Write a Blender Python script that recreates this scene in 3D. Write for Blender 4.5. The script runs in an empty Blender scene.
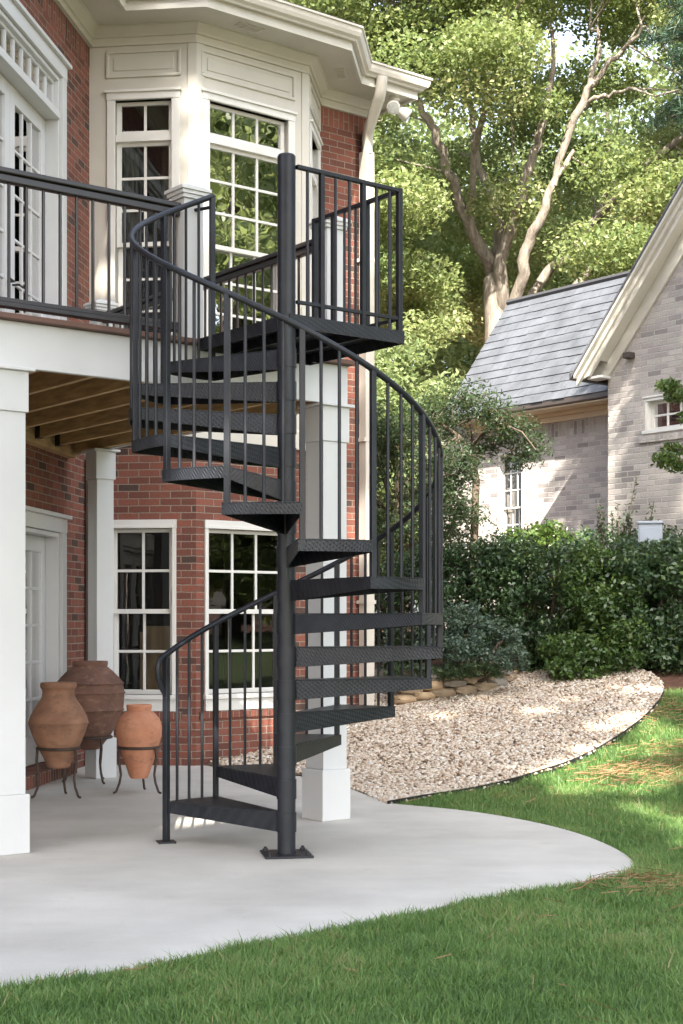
import bpy, bmesh, math, random
import numpy as np
from mathutils import Vector, Matrix
from mathutils.geometry import delaunay_2d_cdt, intersect_point_line
R = math.radians
RNG = np.random.default_rng(7)
random.seed(7)
scene = bpy.context.scene
COL = scene.collection

# ------------------------------------------------------------------ camera model used to measure the place
F, CX, HY, CAMZ = 1469.0, 341.5, 620.0, 1.42
def at(px, y):                       # plan X of a point at distance y seen at pixel column px
    return (px - CX) / F * y
def zat(py, y):
    return CAMZ + (HY - py) / F * y
def terrain(X, Y):
    u = 0.6 * np.asarray(X, float) + 0.8 * np.asarray(Y, float) - 10.6
    z = 0.17 * np.logaddexp(0, 4.0 * u) / 4.0
    return np.minimum(z, 1.3 + 0.02 * np.maximum(z - 1.3, 0))
def ground_at(px, py):               # the point of the terrain seen at a pixel
    y = 3.0
    while y < 40:
        X = at(px, y)
        if zat(py, y) <= float(terrain(X, y)): break
        y += 0.02
    return (at(px, y), y)

# ------------------------------------------------------------------ materials
def new_mat(name):
    m = bpy.data.materials.new(name); m.use_nodes = True
    nt = m.node_tree; b = nt.nodes['Principled BSDF']
    return m, nt, b
def ramp(nt, fac, stops):
    r = nt.nodes.new('ShaderNodeValToRGB')
    e = r.color_ramp.elements
    while len(e) < len(stops): e.new(0.5)
    for el, (p, c) in zip(e, stops):
        el.position = p; el.color = (*c, 1)
    nt.links.new(fac, r.inputs['Fac']); return r.outputs['Color']
def noise(nt, vec, scale, detail=4, rough=0.55):
    n = nt.nodes.new('ShaderNodeTexNoise'); n.inputs['Scale'].default_value = scale
    n.inputs['Detail'].default_value = detail; n.inputs['Roughness'].default_value = rough
    if vec is not None: nt.links.new(vec, n.inputs['Vector'])
    return n.outputs['Fac']
def mixc(nt, fac, a, b, mode='MIX'):
    m = nt.nodes.new('ShaderNodeMix'); m.data_type = 'RGBA'; m.blend_type = mode
    for s, v in ((m.inputs[0], fac), (m.inputs[6], a), (m.inputs[7], b)):
        if isinstance(v, (int, float)): s.default_value = v
        elif isinstance(v, tuple): s.default_value = (*v, 1)
        else: nt.links.new(v, s)
    return m.outputs[2]
def bump(nt, b, height, strength=0.3, dist=0.01):
    n = nt.nodes.new('ShaderNodeBump'); n.inputs['Strength'].default_value = strength
    n.inputs['Distance'].default_value = dist
    nt.links.new(height, n.inputs['Height']); nt.links.new(n.outputs['Normal'], b.inputs['Normal'])
def coord(nt, kind='Object', scale=None):
    tc = nt.nodes.new('ShaderNodeTexCoord'); o = tc.outputs[kind]
    if scale:
        mp = nt.nodes.new('ShaderNodeMapping'); mp.inputs['Scale'].default_value = scale
        nt.links.new(o, mp.inputs['Vector']); o = mp.outputs['Vector']
    return o
def plain(name, c, rough=0.5, var=0.08, scale=6.0, bmp=0.0, bscale=60.0, metal=0.0, stretch=None, spec=0.5):
    m, nt, b = new_mat(name)
    v = coord(nt, 'Object', stretch)
    lo = tuple(max(0, x * (1 - var)) for x in c); hi = tuple(min(1, x * (1 + var)) for x in c)
    nt.links.new(ramp(nt, noise(nt, v, scale), [(0.3, lo), (0.7, hi)]), b.inputs['Base Color'])
    b.inputs['Roughness'].default_value = rough; b.inputs['Metallic'].default_value = metal
    b.inputs['Specular IOR Level'].default_value = spec
    if bmp: bump(nt, b, noise(nt, v, bscale, 6), bmp)
    return m
def brick(name, c1, c2, dark, mortar, w=0.21, h=0.0705, ms=0.0065, darkness=0.0, bias=0.0):
    m, nt, b = new_mat(name)
    uv0 = coord(nt, 'UV')
    wn = nt.nodes.new('ShaderNodeTexNoise'); wn.inputs['Scale'].default_value = 9.0; wn.inputs['Detail'].default_value = 3
    nt.links.new(uv0, wn.inputs['Vector'])
    va = nt.nodes.new('ShaderNodeVectorMath'); va.operation = 'SUBTRACT'; va.inputs[1].default_value = (.5, .5, .5); nt.links.new(wn.outputs['Color'], va.inputs[0])
    vm = nt.nodes.new('ShaderNodeVectorMath'); vm.operation = 'MULTIPLY_ADD'; vm.inputs[1].default_value = (.010, .007, 0)
    nt.links.new(va.outputs[0], vm.inputs[0]); nt.links.new(uv0, vm.inputs[2]); uv = vm.outputs[0]
    # a little irregularity in the lines
    t = nt.nodes.new('ShaderNodeTexBrick')
    t.offset = 0.5; t.inputs['Scale'].default_value = 1.0
    t.inputs['Brick Width'].default_value = w; t.inputs['Row Height'].default_value = h
    t.inputs['Mortar Size'].default_value = ms; t.inputs['Mortar Smooth'].default_value = 0.55
    t.inputs['Bias'].default_value = bias
    t.inputs['Color1'].default_value = (*c1, 1); t.inputs['Color2'].default_value = (*c2, 1)
    t.inputs['Mortar'].default_value = (*mortar, 1)
    nt.links.new(uv, t.inputs['Vector'])
    # second, same-grid texture picks single dark bricks
    t2 = nt.nodes.new('ShaderNodeTexBrick'); t2.offset = 0.5
    for k in ('Scale', 'Brick Width', 'Row Height', 'Mortar Size'):
        t2.inputs[k].default_value = t.inputs[k].default_value
    t2.inputs['Bias'].default_value = 0.0
    t2.inputs['Color1'].default_value = (0, 0, 0, 1); t2.inputs['Color2'].default_value = (1, 1, 1, 1)
    t2.inputs['Mortar'].default_value = (0, 0, 0, 1)
    nt.links.new(uv, t2.inputs['Vector'])
    big = noise(nt, uv, 1.3, 3); fine = noise(nt, uv, 45, 6, 0.7)
    k = lambda a, f: tuple(x * f for x in a)
    av = tuple((x + y) / 2 for x, y in zip(c1, c2))
    br = ramp(nt, t2.outputs['Color'], [(0.0, c2), (0.25, av), (0.45, c1), (0.62, k(c1, 1.13)), (0.78, (av[0] * 1.06, av[1] * 1.10, av[2] * 1.06)), (0.87, c2), (0.93, dark)])
    col = mixc(nt, t.outputs['Fac'], br, mortar)
    col = mixc(nt, 0.5, col, ramp(nt, fine, [(0.3, (0.35, 0.35, 0.35)), (0.7, (1, 1, 1))]), 'MULTIPLY')
    col = mixc(nt, 0.3, col, ramp(nt, big, [(0.35, (0.6, 0.58, 0.56)), (0.65, (1, 1, 1))]), 'MULTIPLY')
    nt.links.new(col, b.inputs['Base Color']); b.inputs['Roughness'].default_value = 0.85
    b.inputs['Specular IOR Level'].default_value = 0.25
    inv = nt.nodes.new('ShaderNodeMath'); inv.operation = 'SUBTRACT'; inv.inputs[0].default_value = 1.0
    nt.links.new(t.outputs['Fac'], inv.inputs[1])
    ad = nt.nodes.new('ShaderNodeMath'); ad.operation = 'MULTIPLY_ADD'; ad.inputs[1].default_value = 0.35
    nt.links.new(fine, ad.inputs[0]); nt.links.new(inv.outputs[0], ad.inputs[2])
    bump(nt, b, ad.outputs[0], 0.7, 0.008)
    return m
def leafmat(name, stops, rough=0.5, trans=0.35, spec=0.4):
    m, nt, b = new_mat(name)
    a = nt.nodes.new('ShaderNodeAttribute'); a.attribute_name = 'var'
    c = ramp(nt, a.outputs['Fac'], stops)
    nt.links.new(c, b.inputs['Base Color']); b.inputs['Roughness'].default_value = rough
    b.inputs['Specular IOR Level'].default_value = spec
    tr = nt.nodes.new('ShaderNodeBsdfTranslucent'); mx = nt.nodes.new('ShaderNodeMixShader')
    nt.links.new(mixc(nt, 0.5, c, (0.36, 0.42, 0.13)), tr.inputs['Color'])
    mx.inputs[0].default_value = trans
    nt.links.new(b.outputs[0], mx.inputs[1]); nt.links.new(tr.outputs[0], mx.inputs[2])
    nt.links.new(mx.outputs[0], nt.nodes['Material Output'].inputs['Surface'])
    return m
def glassmat(name, tint=(0.75, 0.8, 0.82), refl=0.10):
    m, nt, b = new_mat(name); nt.nodes.remove(b)
    t = nt.nodes.new('ShaderNodeBsdfTransparent'); t.inputs[0].default_value = (*tint, 1)
    g = nt.nodes.new('ShaderNodeBsdfGlossy'); g.inputs['Roughness'].default_value = 0.01
    g.inputs['Color'].default_value = (1, 1, 1, 1)
    # very slightly wavy panes
    n = noise(nt, coord(nt, 'Object'), 2.2, 2)
    bp = nt.nodes.new('ShaderNodeBump'); bp.inputs['Strength'].default_value = 0.12; bp.inputs['Distance'].default_value = 0.02
    nt.links.new(n, bp.inputs['Height']); nt.links.new(bp.outputs[0], g.inputs['Normal'])
    fr = nt.nodes.new('ShaderNodeFresnel'); fr.inputs[0].default_value = 1.5
    ma = nt.nodes.new('ShaderNodeMath'); ma.operation = 'MULTIPLY_ADD'; ma.inputs[1].default_value = 1.4; ma.inputs[2].default_value = refl
    ma.use_clamp = True
    nt.links.new(fr.outputs[0], ma.inputs[0])
    mx = nt.nodes.new('ShaderNodeMixShader')
    nt.links.new(ma.outputs[0], mx.inputs[0]); nt.links.new(t.outputs[0], mx.inputs[1]); nt.links.new(g.outputs[0], mx.inputs[2])
    nt.links.new(mx.outputs[0], nt.nodes['Material Output'].inputs['Surface'])
    return m

M = {}
M['trim'] = plain('white_trim_paint', (0.545, 0.52, 0.465), 0.45, 0.05, 3, 0.05, 40)
M['column'] = plain('white_column_paint', (0.57, 0.575, 0.575), 0.45, 0.035, 2.0, 0.04, 30)
M['sash'] = plain('white_sash_paint', (0.66, 0.65, 0.62), 0.4, 0.04, 4)
M['brick'] = brick('red_brick', (0.255, 0.094, 0.067), (0.16, 0.065, 0.05), (0.095, 0.06, 0.05), (0.33, 0.27, 0.215))
M['soldier'] = M['brick']
M['pale_brick'] = brick('pale_brick', (0.52, 0.475, 0.445), (0.42, 0.385, 0.365), (0.31, 0.285, 0.275), (0.58, 0.545, 0.51), 0.23, 0.076, 0.009)
M['glass'] = glassmat('window_glass', (0.40, 0.42, 0.43), 0.42)
M['glass_dim'] = glassmat('window_glass_dim', (0.5, 0.52, 0.53), 0.03)
M['glass_dark'] = glassmat('window_glass_dark', (0.50, 0.52, 0.55), 0.0)
M['rail'] = plain('brown_black_rail', (0.022, 0.018, 0.017), 0.32, 0.2, 8)
M['wood'] = plain('treated_wood', (0.46, 0.31, 0.15), 0.75, 0.3, 4, 0.2, 30, stretch=(1, 1, 9))
M['deckwood'] = plain('deck_board', (0.12, 0.06, 0.042), 0.6, 0.2, 6, 0.1, 30)
M['terra'] = None
M['interior'] = plain('unlit_interior', (0.006, 0.007, 0.0085), 0.9, 0.1, 2)  # near-black: the dimness of the rooms is put into this colour
M['curtain'] = plain('curtain_cloth', (0.42, 0.40, 0.34), 0.9, 0.15, 5)
M['iron'] = plain('rusty_iron', (0.05, 0.032, 0.024), 0.6, 0.35, 25, 0.2, 80)
M['hanger'] = plain('black_steel', (0.012, 0.012, 0.013), 0.5, 0.1)
M['gutterw'] = plain('white_gutter', (0.56, 0.525, 0.47), 0.35, 0.05, 3)
M['shingle'] = brick('brown_shingle', (0.07, 0.05, 0.043), (0.045, 0.035, 0.03), (0.03, 0.025, 0.022), (0.02, 0.017, 0.015), 0.3, 0.14, 0.006)
M['slate'] = brick('grey_slate', (0.128, 0.135, 0.148), (0.114, 0.120, 0.132), (0.108, 0.110, 0.118), (0.06, 0.06, 0.065), 0.34, 0.205, 0.008)
M['slate_plain'] = plain('slate_courses', (0.082, 0.088, 0.099), 0.7, 0.28, 3.2, 0.15, 30)
M['slate_edge'] = plain('slate_edge', (0.09, 0.092, 0.1), 0.7, 0.2, 5)
M['brown_metal'] = plain('brown_gutter', (0.055, 0.043, 0.036), 0.45, 0.15)
M['cream'] = plain('cream_paint', (0.60, 0.50, 0.36), 0.5, 0.06, 3)
M['ply'] = plain('plywood', (0.72, 0.50, 0.26), 0.7, 0.2, 2, 0.05, 20, stretch=(8, 8, 1))
M['rust_panel'] = plain('rust_red_panel', (0.50, 0.10, 0.05), 0.7, 0.6, 14)
M['box'] = plain('blue_grey_box', (0.30, 0.34, 0.40), 0.45, 0.06, 3)
M['dark_pipe'] = plain('brown_downpipe', (0.075, 0.05, 0.042), 0.5, 0.15)
M['lamp'] = plain('white_lamp_housing', (0.72, 0.7, 0.66), 0.35, 0.04)
M['lens'] = plain('lamp_lens', (0.45, 0.45, 0.43), 0.08, 0.2, 30, 0.3, 60)

def stair_mat(name, plate):
    m, nt, b = new_mat(name)
    v = coord(nt, 'Object')
    nt.links.new(ramp(nt, noise(nt, v, 7, 5), [(0.3, (0.007, 0.0085, 0.012)), (0.72, (0.018, 0.020, 0.026))]), b.inputs['Base Color'])
    b.inputs['Roughness'].default_value = 0.44; b.inputs['Specular IOR Level'].default_value = 0.38
    if plate:                       # raised lozenge pattern of chequer plate
        hs = []
        for ang in (45, -45):
            mp = nt.nodes.new('ShaderNodeMapping'); mp.inputs['Rotation'].default_value = (R(30), R(20), R(ang))
            nt.links.new(v, mp.inputs['Vector'])
            w = nt.nodes.new('ShaderNodeTexWave'); w.inputs['Scale'].default_value = 20
            w.inputs['Distortion'].default_value = 0.0
            nt.links.new(mp.outputs[0], w.inputs['Vector']); hs.append(w.outputs['Fac'])
        mm = nt.nodes.new('ShaderNodeMath'); mm.operation = 'MULTIPLY'
        nt.links.new(hs[0], mm.inputs[0]); nt.links.new(hs[1], mm.inputs[1])
        bump(nt, b, mm.outputs[0], 0.5, 0.004)
    else:
        bump(nt, b, noise(nt, v, 90, 4), 0.08)
    return m
M['steel'] = stair_mat('black_painted_steel', False)
M['plate'] = stair_mat('chequer_plate_steel', True)

def terra_mat(name, base, alt, dirt):
    m, nt, b = new_mat(name); v = coord(nt, 'Object')
    c = ramp(nt, noise(nt, v, 5, 8, 0.65), [(0.3, alt), (0.68, base)])
    d = ramp(nt, noise(nt, coord(nt, 'Object', (1, 1, 2.2)), 9, 7, 0.75), [(0.52, (0, 0, 0)), (0.68, (1, 1, 1))])
    nt.links.new(mixc(nt, mixc(nt, 0.7, (0, 0, 0), d), c, dirt), b.inputs['Base Color'])
    b.inputs['Roughness'].default_value = 0.8; b.inputs['Specular IOR Level'].default_value = 0.25
    bump(nt, b, noise(nt, v, 38, 8, 0.7), 0.35)
    return m
M['urn_dark'] = terra_mat('dark_terracotta', (0.20, 0.105, 0.075), (0.105, 0.060, 0.047), (0.29, 0.175, 0.12))
M['urn_brown'] = terra_mat('brown_terracotta', (0.36, 0.195, 0.12), (0.20, 0.105, 0.07), (0.13, 0.08, 0.058))
M['urn_orange'] = terra_mat('orange_terracotta', (0.60, 0.29, 0.18), (0.47, 0.20, 0.115), (0.26, 0.14, 0.095))
M['rock'] = plain('tan_fieldstone', (0.26, 0.20, 0.135), 0.9, 0.45, 4, 0.5, 18)
M['rock3'] = plain('pale_fieldstone', (0.36, 0.26, 0.16), 0.9, 0.4, 4, 0.5, 18)
M['rock2'] = plain('grey_fieldstone', (0.20, 0.18, 0.15), 0.9, 0.45, 4, 0.5, 18)

def concrete():
    m, nt, b = new_mat('patio_concrete'); v = coord(nt, 'Object')
    c = ramp(nt, noise(nt, v, 1.1, 8, 0.6), [(0.3, (0.46, 0.44, 0.395)), (0.7, (0.615, 0.59, 0.535))])
    s = ramp(nt, noise(nt, coord(nt, 'Object', (1.0, 3.0, 1.0)), 0.7, 6, 0.6), [(0.45, (1, 1, 1)), (0.75, (0.86, 0.85, 0.83))])
    f = ramp(nt, noise(nt, v, 120, 3), [(0.3, (0.88, 0.88, 0.88)), (0.7, (1, 1, 1))])
    st_ = ramp(nt, noise(nt, v, 2.6, 10, 0.72), [(0.58, (1, 1, 1)), (0.70, (0.88, 0.865, 0.84))])
    c = mixc(nt, 0.8, c, st_, 'MULTIPLY'); c = mixc(nt, 0.8, c, s, 'MULTIPLY'); c = mixc(nt, 0.8, c, f, 'MULTIPLY')
    nt.links.new(c, b.inputs['Base Color']); b.inputs['Roughness'].default_value = 0.75
    bump(nt, b, noise(nt, v, 160, 4), 0.12)
    return m
M['concrete'] = concrete()
def soil(name, a, c2, c3, sc=8):
    m, nt, b = new_mat(name); v = coord(nt, 'Object')
    c = ramp(nt, noise(nt, v, sc, 9, 0.75), [(0.3, a), (0.52, c2), (0.7, c3)])
    nt.links.new(c, b.inputs['Base Color']); b.inputs['Roughness'].default_value = 0.95
    bump(nt, b, noise(nt, v, sc * 5, 8, 0.7), 0.8, 0.03)
    return m
M['mulch'] = soil('bark_mulch', (0.045, 0.022, 0.014), (0.13, 0.06, 0.035), (0.22, 0.11, 0.065), 9)
M['lawn_soil'] = soil('lawn_soil', (0.045, 0.075, 0.02), (0.07, 0.11, 0.032), (0.14, 0.12, 0.06), 4)
M['gravel_base'] = soil('gravel_bed', (0.20, 0.15, 0.11), (0.34, 0.27, 0.2), (0.5, 0.43, 0.36), 26)

def bark(name, a, c2):
    m, nt, b = new_mat(name); v = coord(nt, 'Object', (4, 4, 0.8))
    n1 = noise(nt, v, 3.0, 8, 0.7)
    nt.links.new(ramp(nt, n1, [(0.32, a), (0.62, c2)]), b.inputs['Base Color'])
    b.inputs['Roughness'].default_value = 0.95
    bump(nt, b, n1, 0.7, 0.05)
    return m
M['bark_pale'] = bark('pale_bark', (0.095, 0.078, 0.063), (0.29, 0.25, 0.205))
M['bark_dark'] = bark('dark_bark', (0.05, 0.036, 0.026), (0.14, 0.105, 0.08))
M['leaf_main'] = leafmat('broad_leaf', [(0.0, (0.085, 0.135, 0.045)), (0.45, (0.18, 0.235, 0.085)), (0.8, (0.275, 0.315, 0.14)), (1.0, (0.35, 0.34, 0.17))], 0.5, 0.48)
M['leaf_back'] = leafmat('far_leaf', [(0.0, (0.095, 0.145, 0.055)), (0.5, (0.18, 0.235, 0.095)), (1.0, (0.265, 0.30, 0.14))], 0.55, 0.48)
M['leaf_shade'] = leafmat('shade_leaf', [(0.0, (0.02, 0.04, 0.012)), (1.0, (0.05, 0.085, 0.02))], 0.5, 0.25)
M['leaf_hedge'] = leafmat('glossy_hedge_leaf', [(0.0, (0.018, 0.042, 0.019)), (0.6, (0.042, 0.084, 0.032)), (1.0, (0.10, 0.155, 0.048))], 0.38, 0.15, 0.5)
M['leaf_light'] = leafmat('fresh_shrub_leaf', [(0.0, (0.03, 0.065, 0.015)), (0.6, (0.07, 0.12, 0.025)), (1.0, (0.12, 0.17, 0.035))], 0.35, 0.25)
M['leaf_mid'] = leafmat('mid_hedge_leaf', [(0.0, (0.03, 0.065, 0.018)), (0.6, (0.065, 0.12, 0.028)), (1.0, (0.12, 0.18, 0.04))], 0.3, 0.2, 0.5)
M['leaf_blue'] = leafmat('bluish_leaf', [(0.0, (0.04, 0.07, 0.048)), (0.6, (0.075, 0.12, 0.085)), (1.0, (0.13, 0.17, 0.12))], 0.4, 0.15)
M['leaf_olive'] = leafmat('dark_small_leaf', [(0.0, (0.016, 0.034, 0.017)), (0.6, (0.036, 0.062, 0.028)), (1.0, (0.07, 0.10, 0.042))], 0.5, 0.25, 0.3)
M['needle'] = leafmat('pine_needle', [(0.0, (0.008, 0.03, 0.016)), (1.0, (0.025, 0.06, 0.03))], 0.5, 0.1)
M['grass'] = leafmat('grass_blade', [(0.0, (0.055, 0.125, 0.036)), (0.55, (0.13, 0.25, 0.068)), (0.88, (0.22, 0.33, 0.105)), (1.0, (0.32, 0.28, 0.14))], 0.45, 0.35)
M['straw'] = leafmat('dry_needle', [(0.0, (0.18, 0.085, 0.04)), (1.0, (0.33, 0.19, 0.10))], 0.7, 0.1)
M['stone'] = leafmat('river_pebble', [(0.0, (0.15, 0.10, 0.068)), (0.2, (0.33, 0.235, 0.16)), (0.5, (0.48, 0.395, 0.305)), (0.8, (0.54, 0.48, 0.40)), (1.0, (0.61, 0.58, 0.53))], 0.6, 0.0)

# ------------------------------------------------------------------ object helpers
def tag(o, label=None, cat=None, group=None, kind=None):
    if label: o['label'] = label
    if cat: o['category'] = cat
    if group: o['group'] = group
    if kind: o['kind'] = kind
    return o
def thing(name, loc, label, cat, group=None):
    o = bpy.data.objects.new(name, None); COL.objects.link(o); o.location = loc
    o.empty_display_size = 0.2
    return tag(o, label, cat, group)
def wloc(o):
    v = Vector((0, 0, 0))
    while o is not None:
        v += o.location; o = o.parent
    return v
class Fr:                            # a vertical working plane: u runs along it, n points out of it
    def __init__(s, o, u, n=None):
        s.o = o; L = math.hypot(*u); s.u = (u[0] / L, u[1] / L)
        s.n = n if n else (s.u[1], -s.u[0])
    def p(s, u, n, z): return (s.o[0] + s.u[0] * u + s.n[0] * n, s.o[1] + s.u[1] * u + s.n[1] * n, z)
class MB:
    def __init__(s): s.v = []; s.f = []; s.uv = []
    def face(s, pts, uv=None):
        b = len(s.v); s.v += [tuple(p) for p in pts]; s.f.append(list(range(b, b + len(pts))))
        s.uv.append(uv if uv else [(0, 0)] * len(pts))
    def idx(s, pts, faces):
        b = len(s.v); s.v += [tuple(p) for p in pts]
        for f in faces: s.f.append([b + i for i in f]); s.uv.append([(0, 0)] * len(f))
    def box(s, fr, u0, u1, n0, n1, z0, z1, rot=False, u_off=0):
        P = fr.p
        def q(a, uvs):
            if rot: uvs = [(y, x) for x, y in uvs]
            s.face([P(*x) for x in a], uvs)
        k = u_off
        q([(u0, n1, z0), (u1, n1, z0), (u1, n1, z1), (u0, n1, z1)], [(u0 + k, z0), (u1 + k, z0), (u1 + k, z1), (u0 + k, z1)])
        q([(u1, n0, z0), (u0, n0, z0), (u0, n0, z1), (u1, n0, z1)], [(u1 + k, z0), (u0 + k, z0), (u0 + k, z1), (u1 + k, z1)])
        q([(u0, n0, z0), (u0, n1, z0), (u0, n1, z1), (u0, n0, z1)], [(n0, z0), (n1, z0), (n1, z1), (n0, z1)])
        q([(u1, n1, z0), (u1, n0, z0), (u1, n0, z1), (u1, n1, z1)], [(n1, z0), (n0, z0), (n0, z1), (n1, z1)])
        q([(u0, n0, z1), (u0, n1, z1), (u1, n1, z1), (u1, n0, z1)], [(u0 + k, n0), (u0 + k, n1), (u1 + k, n1), (u1 + k, n0)])
        q([(u0, n1, z0), (u0, n0, z0), (u1, n0, z0), (u1, n1, z0)], [(u0 + k, n1), (u0 + k, n0), (u1 + k, n0), (u1 + k, n1)])
        return s
    def prism(s, poly, z0, z1):
        n = len(poly)
        pts = [(x, y, z0) for x, y in poly] + [(x, y, z1) for x, y in poly]
        s.idx(pts, [list(range(n - 1, -1, -1)), list(range(n, 2 * n))] + [[i, (i + 1) % n, n + (i + 1) % n, n + i] for i in range(n)])
        return s
    def solid(s, lower, upper):      # two matching 3-D loops joined into a solid
        n = len(lower)
        s.idx(list(lower) + list(upper), [list(range(n - 1, -1, -1)), list(range(n, 2 * n))] + [[i, (i + 1) % n, n + (i + 1) % n, n + i] for i in range(n)])
        return s
    def tube(s, pts, r, sides=8, caps=True):
        pts = [Vector(p) for p in pts]; n = len(pts)
        rs = r if isinstance(r, (list, tuple)) else [r] * n
        rings = []; ref = None
        for i, p in enumerate(pts):
            d = (pts[min(i + 1, n - 1)] - pts[max(i - 1, 0)]).normalized()
            if ref is None:
                ref = Vector((1, 0, 0)) if abs(d.x) < 0.8 else Vector((0, 1, 0))
            a = (ref - d * ref.dot(d)).normalized(); b = d.cross(a); ref = a
            rings.append([p + (a * math.cos(t) + b * math.sin(t)) * rs[i] for t in [2 * math.pi * k / sides for k in range(sides)]])
        fs = []
        for i in range(n - 1):
            for k in range(sides):
                fs.append([i * sides + k, i * sides + (k + 1) % sides, (i + 1) * sides + (k + 1) % sides, (i + 1) * sides + k])
        if caps: fs += [list(range(sides - 1, -1, -1)), [(n - 1) * sides + k for k in range(sides)]]
        s.idx([q for g in rings for q in g], fs); return s
    def lathe(s, c, prof, sides=40):
        pts = []; fs = []; n = len(prof)
        for r, z in prof:
            for k in range(sides):
                t = 2 * math.pi * k / sides
                pts.append((c[0] + r * math.cos(t), c[1] + r * math.sin(t), z))
        for i in range(n - 1):
            for k in range(sides):
                fs.append([i * sides + k, i * sides + (k + 1) % sides, (i + 1) * sides + (k + 1) % sides, (i + 1) * sides + k])
        fs += [list(range(sides - 1, -1, -1)), [(n - 1) * sides + k for k in range(sides)]]
        s.idx(pts, fs); return s
    def sweep(s, prof, poly, inset_ends=0):      # profile (offset, z) run along a plan polyline, mitred
        rings = [offset_poly(poly, o) for o, z in prof]
        acc = 0.0
        for i in range(len(prof) - 1):
            run = 0.0
            dz = math.hypot(prof[i + 1][0] - prof[i][0], prof[i + 1][1] - prof[i][1])
            for k in range(len(poly) - 1):
                L = math.dist(poly[k], poly[k + 1])
                a, b, c, d = rings[i][k], rings[i][k + 1], rings[i + 1][k + 1], rings[i + 1][k]
                s.face([(*a, prof[i][1]), (*b, prof[i][1]), (*c, prof[i + 1][1]), (*d, prof[i + 1][1])],
                       [(run, acc), (run + L, acc), (run + L, acc + dz), (run, acc + dz)])
                run += L
            acc += dz
        return s
    def build(s, name, mat, parent=None, bevel=0.0, smooth=None, recalc=True):
        off = wloc(parent) if parent is not None else Vector((0, 0, 0))
        me = bpy.data.meshes.new(name)
        me.from_pydata([(x - off.x, y - off.y, z - off.z) for x, y, z in s.v], [], s.f)
        ul = me.uv_layers.new(name='UVMap')
        flat = [c for f in s.uv for c in f]
        ul.data.foreach_set('uv', np.array(flat, dtype=np.float32).ravel())
        if recalc:
            bm = bmesh.new(); bm.from_mesh(me)
            bmesh.ops.remove_doubles(bm, verts=bm.verts, dist=1e-5)
            bmesh.ops.recalc_face_normals(bm, faces=bm.faces)
            bm.to_mesh(me); bm.free()
        me.materials.append(mat)
        if smooth is not None:
            me.polygons.foreach_set('use_smooth', [True] * len(me.polygons))
            me.set_sharp_from_angle(angle=R(smooth))
        o = bpy.data.objects.new(name, me); COL.objects.link(o)
        if parent is not None: o.parent = parent
        if bevel:
            b = o.modifiers.new('bevel', 'BEVEL'); b.width = bevel; b.segments = 2; b.limit_method = 'ANGLE'; b.angle_limit = R(40)
        return o
def offset_poly(poly, o):
    n = len(poly); nr = []
    for k in range(n - 1):
        dx, dy = poly[k + 1][0] - poly[k][0], poly[k + 1][1] - poly[k][1]; L = math.hypot(dx, dy)
        nr.append((dy / L, -dx / L))
    out = []
    for k in range(n):
        a = nr[max(k - 1, 0)]; b = nr[min(k, n - 2)]
        sx, sy = a[0] + b[0], a[1] + b[1]; d = 1 + a[0] * b[0] + a[1] * b[1]
        out.append((poly[k][0] + o * sx / d, poly[k][1] + o * sy / d))
    return out
def raw_mesh(name, V, Fc, mat, parent=None, var=None, smooth=False):
    """fast mesh from arrays: V (N,3), Fc (M,k), var one value per face"""
    off = np.array(wloc(parent)) if parent is not None else np.zeros(3)
    V = (np.asarray(V) - off).astype(np.float32); Fc = np.asarray(Fc, dtype=np.int32)
    me = bpy.data.meshes.new(name); k = Fc.shape[1]
    me.vertices.add(len(V)); me.vertices.foreach_set('co', V.ravel())
    me.loops.add(Fc.size); me.loops.foreach_set('vertex_index', Fc.ravel())
    me.polygons.add(len(Fc)); me.polygons.foreach_set('loop_start', np.arange(0, Fc.size, k, dtype=np.int32))
    if smooth: me.polygons.foreach_set('use_smooth', np.ones(len(Fc), dtype=bool))
    if var is not None:
        a = me.attributes.new('var', 'FLOAT', 'FACE'); a.data.foreach_set('value', np.asarray(var, dtype=np.float32))
    me.update(calc_edges=True); me.materials.append(mat)
    o = bpy.data.objects.new(name, me); COL.objects.link(o)
    if parent is not None: o.parent = parent
    return o
def unit(a): return a / np.maximum(np.linalg.norm(a, axis=1, keepdims=True), 1e-9)
def leaves(name, P, size, mat, parent=None, up=0.5, aspect=0.55, var=None, droop=0.0, out=None):
    n = len(P); sz = size * RNG.uniform(0.65, 1.25, (n, 1))
    N = RNG.normal(size=(n, 3)); N[:, 2] += up * 2
    if out is not None: N += out
    N = unit(N); T = RNG.normal(size=(n, 3)); T[:, 2] -= droop
    T = unit(T - N * np.sum(T * N, 1, keepdims=True)); B = np.cross(N, T)
    V = np.empty((n, 4, 3))
    V[:, 0] = P - T * sz * 0.5; V[:, 2] = P + T * sz * 0.5
    V[:, 1] = P + B * sz * aspect * 0.5 + N * sz * 0.10 + T * sz * 0.05
    V[:, 3] = P - B * sz * aspect * 0.5 + N * sz * 0.10 + T * sz * 0.05
    if var is None: var = RNG.random(n)
    return raw_mesh(name, V.reshape(-1, 3), np.arange(4 * n).reshape(n, 4), mat, parent, var)
def clump(centers, radii, n, flat=0.7, shell=0.45):
    """points spread through clumps; returns points and which clump each belongs to"""
    m = len(centers); rad = np.broadcast_to(np.asarray(radii, float), (m,))
    w = rad ** 2 / np.sum(rad ** 2); cnt = np.maximum(1, (w * n).astype(int)); ci = np.repeat(np.arange(m), cnt)
    d = unit(RNG.normal(size=(len(ci), 3)))
    r = rad[ci] * RNG.uniform(0, 1, len(ci)) ** shell
    d[:, 2] *= flat
    return np.asarray(centers)[ci] + d * r[:, None], ci

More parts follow.
